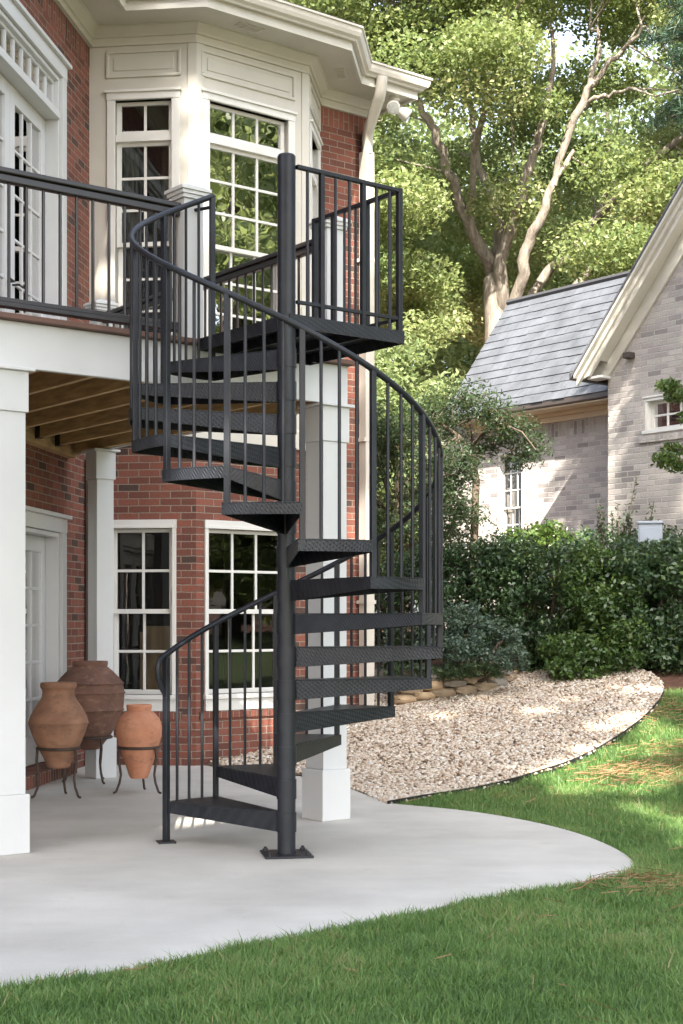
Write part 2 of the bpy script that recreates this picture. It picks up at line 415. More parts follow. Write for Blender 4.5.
# ------------------------------------------------------------------ directions of the place
TH = R(52.0)
A = (math.sin(TH), math.cos(TH))              # along the deck front, to the right and away
BW = (-math.cos(TH), math.sin(TH))            # square to it, away
BN = (-BW[0], -BW[1])
SUN_B, SUN_E = R(176), R(42)
S3 = np.array([math.sin(SUN_B) * math.cos(SUN_E), math.cos(SUN_B) * math.cos(SUN_E), math.sin(SUN_E)])

# ================================================================== GROUND
def sheet(name, poly, mat, lift, step=0.35, kind='structure'):
    xs = [p[0] for p in poly]; ys = [p[1] for p in poly]; pts = []
    x = min(xs) + step / 2
    def inside(px, py):
        c = False; n = len(poly)
        for i in range(n):
            x1, y1 = poly[i]; x2, y2 = poly[(i + 1) % n]
            if (y1 > py) != (y2 > py) and px < (x2 - x1) * (py - y1) / (y2 - y1) + x1: c = not c
        return c
    while x < max(xs):
        y = min(ys) + step / 2
        while y < max(ys):
            if inside(x, y): pts.append((x, y))
            y += step
        x += step
    n = len(poly)
    vs = [Vector(p) for p in poly] + [Vector(p) for p in pts]
    r = delaunay_2d_cdt(vs, [(i, (i + 1) % n) for i in range(n)], [], 1, 1e-5)
    m = MB(); V = [(v.x, v.y, float(terrain(v.x, v.y)) + lift) for v in r[0]]
    m.idx(V, [list(f) for f in r[2]])
    o = m.build(name, mat, None, smooth=60)
    for p in o.data.polygons[:1]:
        if p.normal.z < 0: o.data.flip_normals()
    return tag(o, kind=kind)
def inside_np(poly, X, Y):
    c = np.zeros(len(X), bool); n = len(poly)
    for i in range(n):
        x1, y1 = poly[i]; x2, y2 = poly[(i + 1) % n]
        if y1 == y2: continue
        cond = ((y1 > Y) != (y2 > Y)) & (X < (x2 - x1) * (Y - y1) / (y2 - y1) + x1)
        c ^= cond
    return c
# base ground: one sheet to the horizon
g = []; fs = []
gx = np.concatenate([-np.geomspace(200, 14, 12), np.arange(-12, 14.1, 0.5), np.geomspace(16, 200, 12)])
gy = np.concatenate([-np.geomspace(200, 22, 10), np.arange(-20, 34.1, 0.5), np.geomspace(36, 300, 14)])
GX, GY = np.meshgrid(gx, gy); GZ = terrain(GX, GY) - 0.07
V = np.stack([GX.ravel(), GY.ravel(), GZ.ravel()], 1); nx, ny = len(gx), len(gy)
I = np.arange(nx * ny).reshape(ny, nx)
Fq = np.stack([I[:-1, :-1].ravel(), I[:-1, 1:].ravel(), I[1:, 1:].ravel(), I[1:, :-1].ravel()], 1)
tag(raw_mesh('ground', V, Fq, M['mulch'], smooth=True), kind='structure')

def gpx(l): return [ground_at(*p) for p in l]
def spline(pts, n=6):               # Catmull-Rom through plan points
    out = []
    for i in range(len(pts) - 1):
        p0, p1, p2, p3 = pts[max(i - 1, 0)], pts[i], pts[i + 1], pts[min(i + 2, len(pts) - 1)]
        for k in range(n):
            t = k / n
            out.append(tuple(0.5 * (2 * p1[j] + (p2[j] - p0[j]) * t + (2 * p0[j] - 5 * p1[j] + 4 * p2[j] - p3[j]) * t * t + (-p0[j] + 3 * p1[j] - 3 * p2[j] + p3[j]) * t ** 3) for j in (0, 1)))
    out.append(pts[-1]); return out
def flat_px(px, py):                 # a point of the level patio
    y = F * CAMZ / (py - HY); return (at(px, y), y)
patio_front = spline([flat_px(*p) for p in [(-160, 1006), (0, 987), (120, 969), (250, 944), (400, 914), (520, 891), (590, 880), (622, 873), (634, 865), (624, 853), (590, 837), (540, 823), (470, 811), (388, 803)]])
patio_back = [flat_px(345, 786), flat_px(300, 776), (-0.9, 13.75), (-1.30, 14.32), (-2.5, 14.44), (-3.4, 7.4), (-5.5, 6.4)]
patio_poly = patio_front + patio_back
grav_edge = spline(gpx([(388, 804), (430, 797), (480, 789), (530, 776), (575, 761), (612, 742), (640, 722), (657, 705), (664, 690), (655, 676), (630, 667), (590, 660), (540, 655)]))
rock_line = gpx([(392, 706), (430, 699), (470, 693), (503, 682), (516, 668)])
grav_poly = grav_edge + [ground_at(500, 648), ground_at(440, 632)] + [(-0.2, 17.2), (0.45, 16.2), (-0.2, 15.9), (-0.3, 15.0), (-1.30, 14.3)] + patio_back[2:3] + [patio_back[1], patio_back[0]]
i_tip = 48
lawn_poly = [(-14, -18), (16, -18), (16, 13.2), (6.5, 15.0), (4.3, 15.55)] + list(reversed(grav_edge[:i_tip + 1])) + list(reversed(patio_front))[1:] + [(-14, 6.0)]
sheet('lawn', lawn_poly, M['lawn_soil'], -0.035, 0.6)
sheet('gravel_path', grav_poly, M['gravel_base'], -0.012, 0.4)
bm_ = MB(); bm_.prism(patio_poly, -0.12, 0.0)
pat = bm_.build('patio', M['concrete'], None, bevel=0.008); tag(pat, kind='structure')

# steel edging between gravel and lawn
ed = MB(); half = []
for k in range(i_tip):
    a, b = grav_edge[k], grav_edge[k + 1]
    za, zb = float(terrain(*a)), float(terrain(*b))
    fr = Fr(a, (b[0] - a[0], b[1] - a[1])); L = math.dist(a, b)
    P = lambda u, n, z: fr.p(u, n, z)
    ed.solid([P(0, -.006, za - .06), P(L, -.006, zb - .06), P(L, .006, zb - .06), P(0, .006, za - .06)],
             [P(0, -.006, za + .025), P(L, -.006, zb + .025), P(L, .006, zb + .025), P(0, .006, za + .025)])
tag(ed.build('garden_edging', M['hanger']), 'thin dark steel edging strip curving between pale gravel and lawn', 'edging')

# grass
def scatter(poly, x0, x1, y0, y1, dens, front=True, margin=0.35):
    n = int((x1 - x0) * (y1 - y0) * dens)
    X = RNG.uniform(x0, x1, n); Y = RNG.uniform(y0, y1, n)
    k = inside_np(poly, X, Y)
    if front: k &= (np.abs(X) < 0.2325 * Y + margin)
    return X[k], Y[k]
def blade_mesh(name, X, Y, h, w, mat, lean=0.35, var=None):
    n = len(X); Z = terrain(X, Y) - 0.035
    ang = RNG.uniform(0, 2 * np.pi, n); hh = h * RNG.uniform(0.5, 1.25, n) * np.where(RNG.random(n) < .03, 1.35, 1) * (1 + .22 * np.sin(X * 7.3 + 2 * np.sin(Y * 5.1)) * np.sin(Y * 6.7)); ww = w * RNG.uniform(0.7, 1.3, n)
    la = RNG.uniform(0, 2 * np.pi, n); ll = hh * np.abs(RNG.normal(0, lean, n))
    dx, dy = np.cos(ang) * ww * 0.5, np.sin(ang) * ww * 0.5
    lx, ly = np.cos(la) * ll, np.sin(la) * ll
    V = np.empty((n, 5, 3))
    V[:, 0] = np.stack([X - dx, Y - dy, Z], 1); V[:, 1] = np.stack([X + dx, Y + dy, Z], 1)
    V[:, 2] = np.stack([X + dx * .8 + lx * .35, Y + dy * .8 + ly * .35, Z + hh * .6], 1)
    V[:, 3] = np.stack([X - dx * .8 + lx * .35, Y - dy * .8 + ly * .35, Z + hh * .6], 1)
    V[:, 4] = np.stack([X + lx, Y + ly, Z + hh], 1)
    base = np.arange(n)[:, None] * 5
    Fc = np.concatenate([base + np.array([[0, 1, 2]]), base + np.array([[0, 2, 3]]), base + np.array([[3, 2, 4]])], 0)
    if var is None: var = RNG.random(n)
    return raw_mesh(name, V.reshape(-1, 3), Fc, mat, None, np.tile(var, 3))
gX, gY = [], []
for (y0, y1, dn) in ((4.2, 6.6, 21000), (6.6, 9.0, 13000), (9.0, 12.0, 8000), (12.0, 16.0, 5000)):
    x, y = scatter(lawn_poly, -2.6, 4.3, y0, y1, dn); gX.append(x); gY.append(y)
gX = np.concatenate(gX); gY = np.concatenate(gY)
straw_c = [(ground_at(655, 772), 0.55), (ground_at(615, 776), 0.4), (ground_at(678, 750), 0.45), (ground_at(670, 712), 0.5), (ground_at(650, 885), 0.35)]
keep = np.ones(len(gX), bool)
for (c, r) in straw_c:
    d = np.hypot(gX - c[0], (gY - c[1]) * 0.8) / r
    keep &= RNG.random(len(gX)) > 0.5 * np.clip(1.2 - d, 0, 1)
gX, gY = gX[keep], gY[keep]
pn = np.sin(gX * 2.3 + 1.1 * np.sin(gY * 1.7)) * np.sin(gY * 1.9 + gX) * 0.18
pn = pn + .16 * np.sin(gX * 9.1 + 2 * np.sin(gY * 6.3)) * np.sin(gY * 8.3 + np.cos(gX * 5))
var = np.clip(RNG.normal(0.45, 0.26, len(gX)) + pn, 0, 1)
tag(blade_mesh('grass', gX, gY, 0.056, 0.0062, M['grass'], 0.6, var), 'green lawn grass in front of the patio', 'grass', kind='stuff')
# pine straw lying on the lawn
sx, sy = [], []
for (c, r) in straw_c:
    n = int(520 * r); sx.append(RNG.normal(c[0], r * 0.55, n)); sy.append(RNG.normal(c[1], r * 0.6, n))
x, y = scatter(lawn_poly, -1.5, 4.2, 4.4, 15.5, 5); sx.append(x); sy.append(y)
sx = np.concatenate(sx); sy = np.concatenate(sy); k = inside_np(lawn_poly, sx, sy); sx, sy = sx[k], sy[k]
n = len(sx); ang = RNG.uniform(0, np.pi, n); L = RNG.uniform(0.035, 0.085, n); zz = terrain(sx, sy) + RNG.uniform(0.0, 0.035, n)
dx, dy = np.cos(ang) * L, np.sin(ang) * L; w = 0.0011
V = np.empty((n, 4, 3)); ex, ey = -np.sin(ang) * w, np.cos(ang) * w; tz = RNG.normal(0, 0.012, n)
V[:, 0] = np.stack([sx - dx - ex, sy - dy - ey, zz - tz], 1); V[:, 1] = np.stack([sx + dx - ex, sy + dy - ey, zz + tz], 1)
V[:, 2] = np.stack([sx + dx + ex, sy + dy + ey, zz + tz + .003], 1); V[:, 3] = np.stack([sx - dx + ex, sy - dy + ey, zz - tz + .003], 1)
tag(raw_mesh('pine_straw', V.reshape(-1, 3), np.arange(4 * n).reshape(n, 4), M['straw'], None, RNG.random(n)), 'dry brown pine needles scattered over the lawn', 'pine straw', kind='stuff')

# gravel stones
t_ = (1 + 5 ** .5) / 2
ICO = unit(np.array([(-1, t_, 0), (1, t_, 0), (-1, -t_, 0), (1, -t_, 0), (0, -1, t_), (0, 1, t_), (0, -1, -t_), (0, 1, -t_), (t_, 0, -1), (t_, 0, 1), (-t_, 0, -1), (-t_, 0, 1)], float))
ICF = np.array([(0, 11, 5), (0, 5, 1), (0, 1, 7), (0, 7, 10), (0, 10, 11), (1, 5, 9), (5, 11, 4), (11, 10, 2), (10, 7, 6), (7, 1, 8), (3, 9, 4), (3, 4, 2), (3, 2, 6), (3, 6, 8), (3, 8, 9), (4, 9, 5), (2, 4, 11), (6, 2, 10), (8, 6, 7), (9, 8, 1)])
def stones(name, X, Y, r, mat, flat=0.55, lift=0.0):
    n = len(X); rr = r * RNG.uniform(0.55, 1.35, n) ; Z = terrain(X, Y) + lift
    V = ICO[None] * RNG.uniform(0.75, 1.25, (n, 12, 1))
    sc = np.stack([rr * RNG.uniform(.8, 1.4, n), rr * RNG.uniform(.6, 1.0, n), rr * flat * RNG.uniform(.7, 1.2, n)], 1)
    V = V * sc[:, None]
    a = RNG.uniform(0, 2 * np.pi, n); tl = RNG.normal(0, 0.35, n)
    x1 = V[..., 0] * np.cos(tl)[:, None] - V[..., 2] * np.sin(tl)[:, None]; z1 = V[..., 0] * np.sin(tl)[:, None] + V[..., 2] * np.cos(tl)[:, None]
    x2 = x1 * np.cos(a)[:, None] - V[..., 1] * np.sin(a)[:, None]; y2 = x1 * np.sin(a)[:, None] + V[..., 1] * np.cos(a)[:, None]
    W = np.stack([x2 + X[:, None], y2 + Y[:, None], z1 + Z[:, None] + rr[:, None] * 0.3], 2)
    Fc = (ICF[None] + np.arange(n)[:, None, None] * 12).reshape(-1, 3)
    return raw_mesh(name, W.reshape(-1, 3), Fc, mat, None, np.repeat(np.clip(RNG.normal(0.55, 0.27, n), 0, 1), 20))
x, y = scatter(grav_poly, -1.6, 4.2, 10.8, 17.5, 1800)
tag(stones('gravel', x, y, 0.020, M['stone']), 'pale tan pea gravel covering the curved path', 'gravel', kind='stuff')

# ================================================================== BRICK HOUSE
C1 = (at(196, 14.3), 14.3)
dL = (math.sin(R(277)), math.cos(R(277)))
C0 = (C1[0] + dL[0] * 1.063, C1[1] + dL[1] * 1.063)
dD = (-0.122, -0.9925)
D = (C0[0] + dD[0] * 7, C0[1] + dD[1] * 7)
C2 = (C1[0] + A[0] * 1.333, C1[1] + A[1] * 1.333)
dR = (0.122, 0.9925)
C3 = (C2[0] + dR[0] * 0.91, C2[1] + dR[1] * 0.91)
C4 = (C3[0] + A[0] * 0.72, C3[1] + A[1] * 0.72)
C5 = (C4[0] + BW[0] * 4, C4[1] + BW[1] * 4)
house = thing('brick_house', (C1[0], C1[1], 0), 'red brick two storey house with white panelled upper bay window', 'house')
HP = [D, C0, C1, C2, C3, C4, C5]
def frame_of(p, q): return Fr(p, (q[0] - p[0], q[1] - p[1])), math.dist(p, q)
def wall(name, fr, L, z0, z1, th, holes, mat, n0=0.0, u_off=0.0, parent=house):
    us = sorted({0.0, L, *[h[0] for h in holes], *[h[1] for h in holes]}); zs = sorted({z0, z1, *[h[2] for h in holes], *[h[3] for h in holes]})
    us = [u for u in us if -1e-6 <= u <= L + 1e-6]; zs = [z for z in zs if z0 - 1e-6 <= z <= z1 + 1e-6]
    def solid(i, j):
        if i < 0 or j < 0 or i >= len(us) - 1 or j >= len(zs) - 1: return False
        u, z = (us[i] + us[i + 1]) / 2, (zs[j] + zs[j + 1]) / 2
        return not any(h[0] < u < h[1] and h[2] < z < h[3] for h in holes)
    m = MB(); P = fr.p; k = u_off; f, b = n0, n0 - th; backs = []
    for i in range(len(us) - 1):
        for j in range(len(zs) - 1):
            if not solid(i, j): continue
            u0, u1, a, c = us[i], us[i + 1], zs[j], zs[j + 1]
            m.face([P(u0, f, a), P(u1, f, a), P(u1, f, c), P(u0, f, c)], [(u0 + k, a), (u1 + k, a), (u1 + k, c), (u0 + k, c)])
            backs.append(len(m.f)); m.face([P(u1, b, a), P(u0, b, a), P(u0, b, c), P(u1, b, c)], [(u1 + k, a), (u0 + k, a), (u0 + k, c), (u1 + k, c)])
            if not solid(i - 1, j): m.face([P(u0, b, a), P(u0, f, a), P(u0, f, c), P(u0, b, c)], [(-th, a), (0, a), (0, c), (-th, c)])
            if not solid(i + 1, j): m.face([P(u1, f, a), P(u1, b, a), P(u1, b, c), P(u1, f, c)], [(0, a), (th, a), (th, c), (0, c)])
            if not solid(i, j + 1): m.face([P(u0, f, c), P(u1, f, c), P(u1, b, c), P(u0, b, c)], [(u0, 0), (u1, 0), (u1, th), (u0, th)])
            if not solid(i, j - 1): m.face([P(u0, b, a), P(u1, b, a), P(u1, f, a), P(u0, f, a)], [(u0, 0), (u1, 0), (u1, th), (u0, th)])
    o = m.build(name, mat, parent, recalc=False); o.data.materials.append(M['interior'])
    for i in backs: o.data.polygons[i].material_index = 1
    return o
def window(fr, t0, t1, z0, z1, cols, rows_top, rows_bot=0, transom=None, cw=0.09, n0=0.0, head=0.10, sill=True, glass='glass', parent=house, mat=None, name='window', meet=0.5, crown=True, st=0.045, mu=0.013):
    """casing and jambs = window; children sash, pane, sill"""
    mat = mat or M['sash']; m = MB(); e = n0
    m.box(fr, t0 - cw, t0, e - .12, e + .022, z0, z1)
    m.box(fr, t1, t1 + cw, e - .12, e + .022, z0, z1)
    m.box(fr, t0 - cw - .004, t1 + cw + .004, e - .12, e + .026, z1, z1 + head)
    if crown: m.box(fr, t0 - cw - .02, t1 + cw + .02, e - .05, e + .045, z1 + head, z1 + head + .025)
    m.box(fr, t0 - cw * .25, t1 + cw * .25, e - .02, e + .030, z1 + .002, z1 + .03)
    w = m.build(name, M['trim'] if mat is M['sash'] and False else mat, parent, bevel=0.003)
    s = MB(); g = MB()
    def sash(a, b, c, d, nc, nr, n):
        s.box(fr, a, a + st, n - .02, n + .02, c, d); s.box(fr, b - st, b, n - .02, n + .02, c, d)
        s.box(fr, a + st, b - st, n - .019, n + .019, c, c + st); s.box(fr, a + st, b - st, n - .019, n + .019, d - st * .8, d)
        ia, ib, ic, id_ = a + st, b - st, c + st, d - st * .8
        for i in range(1, nc):
            u = ia + (ib - ia) * i / nc; s.box(fr, u - mu, u + mu, n - .013, n + .013, ic, id_)
        for j in range(1, nr):
            z = ic + (id_ - ic) * j / nr; s.box(fr, ia, ib, n - .0115, n + .0115, z - mu, z + mu)
        g.face([fr.p(ia - .005, n, ic - .005), fr.p(ib + .005, n, ic - .005), fr.p(ib + .005, n, id_ + .005), fr.p(ia - .005, n, id_ + .005)])
    zt = z1
    if transom:
        sash(t0, t1, transom + .05, z1, cols, 1, e - .075); s.box(fr, t0, t1, e - .12, e - .01, transom - .02, transom + .05); zt = transom - .02
    if rows_bot:
        zm = z0 + (zt - z0) * meet
        sash(t0, t1, zm - .02, zt, cols, rows_top, e - .075); sash(t0 + .002, t1 - .002, z0, zm + .02, cols, rows_bot, e - .116)
    else:
        sash(t0, t1, z0, zt, cols, rows_top, e - .085)
    s.build('sash', mat, w, bevel=0.002); g.build('pane', M[glass], w, recalc=False)
    if sill:
        q = MB(); q.box(fr, t0 - cw - .02, t1 + cw + .02, e - .1, e + .06, z0 - .045, z0); q.box(fr, t0 - cw, t1 + cw, e - .01, e + .03, z0 - .16, z0 - .045)
        q.build('sill', mat, w, bevel=0.004)
    return w
BR = M['brick']
# --- wall with the garden doors (both storeys)
frD, LD = frame_of(D, C0)
def tt(t): return LD - t                       # t measured back from the inner corner
doors = [(tt(2.92), tt(0.95), 0.12, 2.22), (tt(2.92), tt(0.95), 3.29, 6.40)]
wall('wall', frD, LD, -0.3, 7.08, 0.2, doors, BR)
m = MB(); m.box(frD, 0, LD - .002, -.1, .004, 6.84, 7.062, rot=True); m.build('soldier_course', BR, house)
m = MB(); m.box(frD, tt(3.1), tt(0.8), .0, .12, -.05, .115, rot=True); m.build('door_step', BR, house)
def french(z0, z1, cols, rows, zt=None):
    m = MB(); cw = 0.125
    a, b = tt(2.92), tt(0.95); top = zt or z1
    m.box(frD, a - cw, a, -.02, .03, z0, top); m.box(frD, b, b + cw, -.02, .03, z0, top)
    m.box(frD, a - cw - .003, b + cw + .003, -.02, .034, top, top + .13)
    m.box(frD, a - cw - .04, b + cw + .04, -.01, .07, top + .13, top + .165)
    m.box(frD, a, a + .04, -.19, -.0, z0, top - .002); m.box(frD, b - .04, b, -.19, -.0, z0, top - .002); m.box(frD, a + .04, b - .04, -.19, 0, top - .042, top - .003)
    m.build('door_casing', M['column'], house, bevel=0.004)
    if zt:
        q = MB(); g = MB(); q.box(frD, a + .04, b - .04, -.19, .02, z1, z1 + .07)
        q.box(frD, a + .04, b - .04, -.08, -.04, z1 + .07, z1 + .11); q.box(frD, a + .04, b - .04, -.08, -.04, top - .075, top - .043)
        N = 9; ia, ib = a + .04, b - .04
        for i in range(N + 1):
            u = ia + (ib - ia) * i / N; q.box(frD, max(u - .018, ia + .001), min(u + .018, ib - .001), -.075, -.045, z1 + .11, top - .075)
        w = q.build('transom_window', M['column'], house, bevel=0.002)
        g.face([frD.p(ia, -.06, z1 + .11), frD.p(ib, -.06, z1 + .11), frD.p(ib, -.06, top - .075), frD.p(ia, -.06, top - .075)]); g.build('pane', M['glass'], w, recalc=False)
    mid = (a + b) / 2
    for (p, r_, hs) in ((a + .042, mid - .003, 1), (mid + .003, b - .042, -1)):
        q = MB(); g = MB(); st = .12; z0_, z1_ = z0 + .01, z1 - .003 if zt else z1 - .045
        q.box(frD, p, p + st, -.17, -.12, z0_, z1_); q.box(frD, r_ - st, r_, -.17, -.12, z0_, z1_)
        q.box(frD, p + st, r_ - st, -.169, -.121, z0_, z0_ + .25); q.box(frD, p + st, r_ - st, -.169, -.121, z1_ - .14, z1_)
        ia, ib, ic, id_ = p + st, r_ - st, z0_ + .25, z1_ - .14
        for i in range(1, cols):
            u = ia + (ib - ia) * i / cols; q.box(frD, u - .012, u + .012, -.16, -.13, ic, id_)
        for j in range(1, rows):
            z = ic + (id_ - ic) * j / rows; q.box(frD, ia, ib, -.158, -.132, z - .012, z + .012)
        d = q.build('door', M['column'], house, bevel=0.003)
        g.face([frD.p(ia, -.145, ic), frD.p(ib, -.145, ic), frD.p(ib, -.145, id_), frD.p(ia, -.145, id_)]); g.build('pane', M['glass'], d, recalc=False)
        h = MB(); hu = r_ - .06 if hs > 0 else p + .06
        h.tube([frD.p(hu, -.12, z0 + 1.0), frD.p(hu, -.06, z0 + 1.0), frD.p(hu - hs * .1, -.06, z0 + 1.0)], .01, 6)
        h.build('handle', M['hanger'], d)
french(0.12, 2.22, 3, 5)
french(3.29, 6.00, 3, 6, 6.40)
# --- bay: left face, front face, right face
frL, LL = frame_of(C0, C1); frF, LF = frame_of(C1, C2); frRt, LR = frame_of(C2, C3); frE, LE = frame_of(C3, C4); frS, LS = frame_of(C4, C5)
low = (0.69, 2.315)
lt0, lt1 = LL - .85, LL - .235                      # left window
ft0, ft1 = 0.135, 1.085                             # front window
rt0, rt1 = 0.16, 0.75
wall('wall', frL, LL, -0.3, 3.2, 0.2, [(lt0, lt1, *low)], BR, u_off=0.03)
wall('wall', frF, LF, -0.3, 3.2, 0.2, [(ft0, ft1, *low)], BR, u_off=0.11)
wall('wall', frRt, LR, -0.3, 3.2, 0.2, [(rt0, rt1, *low)], BR)
wall('wall', frE, LE, -0.3, 7.08, 0.2, [], BR, u_off=0.05)
wall('wall', frS, LS, -0.3, 7.08, 0.2, [], BR, u_off=0.1)
m = MB(); m.box(frE, .0, LE + .003, -.1, .004, 6.84, 7.062, rot=True); m.build('soldier_course', BR, house)
for (fr, a, b) in ((frL, lt0, lt1), (frF, ft0, ft1), (frRt, rt0, rt1)):
    m = MB(); m.box(fr, a - .1, b + .1, -.05, .022, low[0] - .235, low[0] - .162, rot=True); m.build('brick_sill', BR, house)
window(frL, lt0, lt1, *low, 2, 2, 2, crown=False, head=.085, cw=.04, glass='glass_dark')
window(frF, ft0, ft1, *low, 3, 2, 2, crown=False, head=.085, cw=.04, glass='glass_dark')
window(frRt, rt0, rt1, *low, 2, 2, 2, crown=False, head=.085, cw=.04, glass='glass_dark')
# white panelled upper storey of the bay
TR = M['trim']; up = (4.10, 6.50)
ul0, ul1 = LL - .80, LL - .235
wall('bay_wall', frL, LL, 3.2, 7.08, 0.18, [(ul0, ul1, *up)], TR, n0=0.02)
wall('bay_wall', frF, LF, 3.2, 7.08, 0.18, [(ft0, ft1, *up)], TR, n0=0.02)
wall('bay_wall', frRt, LR, 3.2, 7.08, 0.18, [(rt0, rt1, *up)], TR, n0=0.02)
for (fr, L, a, b, nc) in ((frL, LL, ul0, ul1, 2), (frF, LF, ft0, ft1, 3), (frRt, LR, rt0, rt1, 2)):
    window(fr, a, b, *up, nc, 3, 3, transom=6.12, cw=.08, n0=.02, head=.07, sill=True, glass='glass_dim' if fr is frL else 'glass')
    m = MB(); pa, pb, pz0, pz1 = a - .09, b + .09, 6.72, 6.985
    for (x0, x1, z0, z1) in ((pa, pb, pz1 - .028, pz1), (pa, pb, pz0, pz0 + .028), (pa, pa + .028, pz0 + .028, pz1 - .028), (pb - .028, pb, pz0 + .028, pz1 - .028)):
        m.box(fr, x0, x1, .0, .040, z0, z1)
    m.box(fr, pa + .07, pb - .07, .0, .029, pz0 + .07, pz1 - .07)
    m.build('raised_panel', TR, house, bevel=0.006)
m = MB()                                            # corner boards
for c, fa, La, fb in ((C1, frL, LL, frF), (C2, frF, LF, frRt)):
    m.box(fa, La - .075, La + .012, .0, .034, 3.2, 7.03); m.box(fb, -.012, .075, .0, .033, 3.2, 7.03)
m.build('corner_board', TR, house, bevel=0.003)
m = MB(); m.sweep([(.0, 3.16), (.05, 3.16), (.05, 3.34), (.03, 3.36), (.0, 3.36)], [C0, C1, C2, C3]); m.build('skirt_board', TR, house)
# cornice, soffit, gutter, roof
m = MB(); m.sweep([(.0, 7.03), (.045, 7.03), (.045, 7.055), (.028, 7.06), (.028, 7.11), (.05, 7.115), (.06, 7.13), (.115, 7.18), (.13, 7.185), (.13, 7.215)], HP); m.build('cornice', TR, house)
HPe = HP[:5] + [(C3[0] + A[0] * .50, C3[1] + A[1] * .50), (C3[0] + A[0] * .50 + BW[0] * 4, C3[1] + A[1] * .50 + BW[1] * 4)]
m = MB(); m.sweep([(-.3, 7.20), (.47, 7.20), (.47, 7.175), (.50, 7.175), (.50, 7.27), (.505, 7.4)], HPe); m.build('soffit', TR, house)
m = MB(); m.sweep([(.502, 7.262), (.545, 7.262), (.555, 7.28), (.585, 7.30), (.60, 7.335), (.605, 7.375), (.62, 7.38), (.62, 7.40), (.60, 7.40), (.59, 7.34), (.52, 7.33)], HPe); m.build('gutter', M['gutterw'], house)
m = MB(); m.sweep([(.585, 7.385), (.60, 7.415), (-.35, 7.80)], HPe[1:]); m.build('roof', M['shingle'], house)
m = MB(); m.prism(offset_poly(HPe, -.02) + [(-9, 20), (-9, 7.2)], 7.21, 7.25); m.build('ceiling', M['interior'], house)
m = MB(); m.sweep([(-.3, 7.25), (-.3, 7.9)], HPe); m.build('parapet', M['shingle'], house)
# soffit vents
frEave = Fr((0, 0), A)
for (fr, u) in ((frF, .42), (frRt, .45)):
    m = MB(); m.box(fr, u - .14, u + .14, .25, .36, 7.19, 7.199)
    for i in range(7): m.box(fr, u - .12 + i * .036, u - .105 + i * .036, .262, .348, 7.183, 7.19)
    m.build('soffit_vent', M['gutterw'], house)
# downpipe on the right corner
u = .62
dp = MB(); pts = [frE.p(.44, .56, 7.28), frE.p(.44, .55, 7.17), frE.p(.455, .50, 7.08), frE.p(.59, .15, 6.86), frE.p(u, .09, 6.76), frE.p(u, .085, 6.6)]
dp.tube(pts, .062, 12); dp.box(frE, u - .062, u + .062, .018, .135, .15, 6.62)
dp.build('downpipe', M['gutterw'], house, smooth=40)
m = MB()
for z in (1.6, 3.4, 5.4): m.box(frE, u - .085, u + .085, .0, .140, z, z + .04)
m.build('pipe_bracket', M['gutterw'], house)
# twin flood lamp under the eave
m = MB(); b0 = Vector(frE.p(.80, .35, 7.17)); m.lathe((b0.x, b0.y), [(.06, 7.20), (.06, 7.17), (.03, 7.15), (.012, 7.15), (.012, 7.08)], 16)
fl = m.build('flood_lamp', M['lamp'], house, smooth=40)
for (dx, dy, dz) in ((-.02, -.16, -.06), (.16, .02, -.10)):
    d = Vector((dx, dy, dz)).normalized(); s = b0 + Vector((0, 0, -.08))
    q = MB(); q.tube([s, s + d * .05, s + d * .06, s + d * .10, s + d * .17, s + d * .18], [.02, .025, .04, .065, .075, .075], 18); q.build('lamp_head', M['lamp'], fl, smooth=40)
    q = MB(); q.tube([s + d * .1802, s + d * .188], [.066, .060], 18); q.build('lens', M['lens'], fl, smooth=40)
# brown downpipe in the inner corner, under the deck
m = MB(); m.box(frD, LD - .20, LD - .09, .012, .10, -.02, 2.98); m.build('downpipe', M['dark_pipe'], house, bevel=.01)
# inside of the house
hp2 = offset_poly(HP, -.21)
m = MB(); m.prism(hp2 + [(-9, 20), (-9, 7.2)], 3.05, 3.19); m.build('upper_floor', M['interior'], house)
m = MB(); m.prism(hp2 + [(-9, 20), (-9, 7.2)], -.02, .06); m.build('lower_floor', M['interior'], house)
for (p, q) in (((-9, 7.2), D), ((-9, 20), (-9, 7.2)), (C5, (-9, 20))):
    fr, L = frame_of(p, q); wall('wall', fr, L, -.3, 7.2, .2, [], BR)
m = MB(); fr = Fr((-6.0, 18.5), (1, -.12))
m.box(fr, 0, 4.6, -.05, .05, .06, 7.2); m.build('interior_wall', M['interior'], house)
# curtains in the upper left window
m = MB()
for s_ in (0, 1):
    base = []
    for i in range(15):
        uu = (ul0 + .0 + i * .012) if s_ == 0 else (ul1 - i * .012)
        base.append((uu, -.26 + .022 * math.sin(i * 1.9)))
    for i in range(14):
        (a, b), (c, d) = base[i], base[i + 1]
        m.face([frL.p(a, b, 4.0), frL.p(c, d, 4.0), frL.p(c, d, 6.3), frL.p(a, b, 6.3)])
m.build('curtain', M['curtain'], house, recalc=False)
# boards leaning inside behind the lower windows
m = MB(); m.box(frL, LL - .60, LL - .12, -.36, -.34, .06, 1.36); m.box(frL, LL - .66, LL - .40, -.40, -.38, .06, 1.30)
tag(m.build('plywood_sheet', M['ply']), 'tan plywood boards leaning inside behind the narrow lower window', 'plywood sheet')
m = MB(); m.box(frF, .06, .36, -.34, -.32, .06, 1.12)
tag(m.build('rust_panel', M['rust_panel']), 'rust red panel standing inside behind the three pane wide lower window', 'panel')

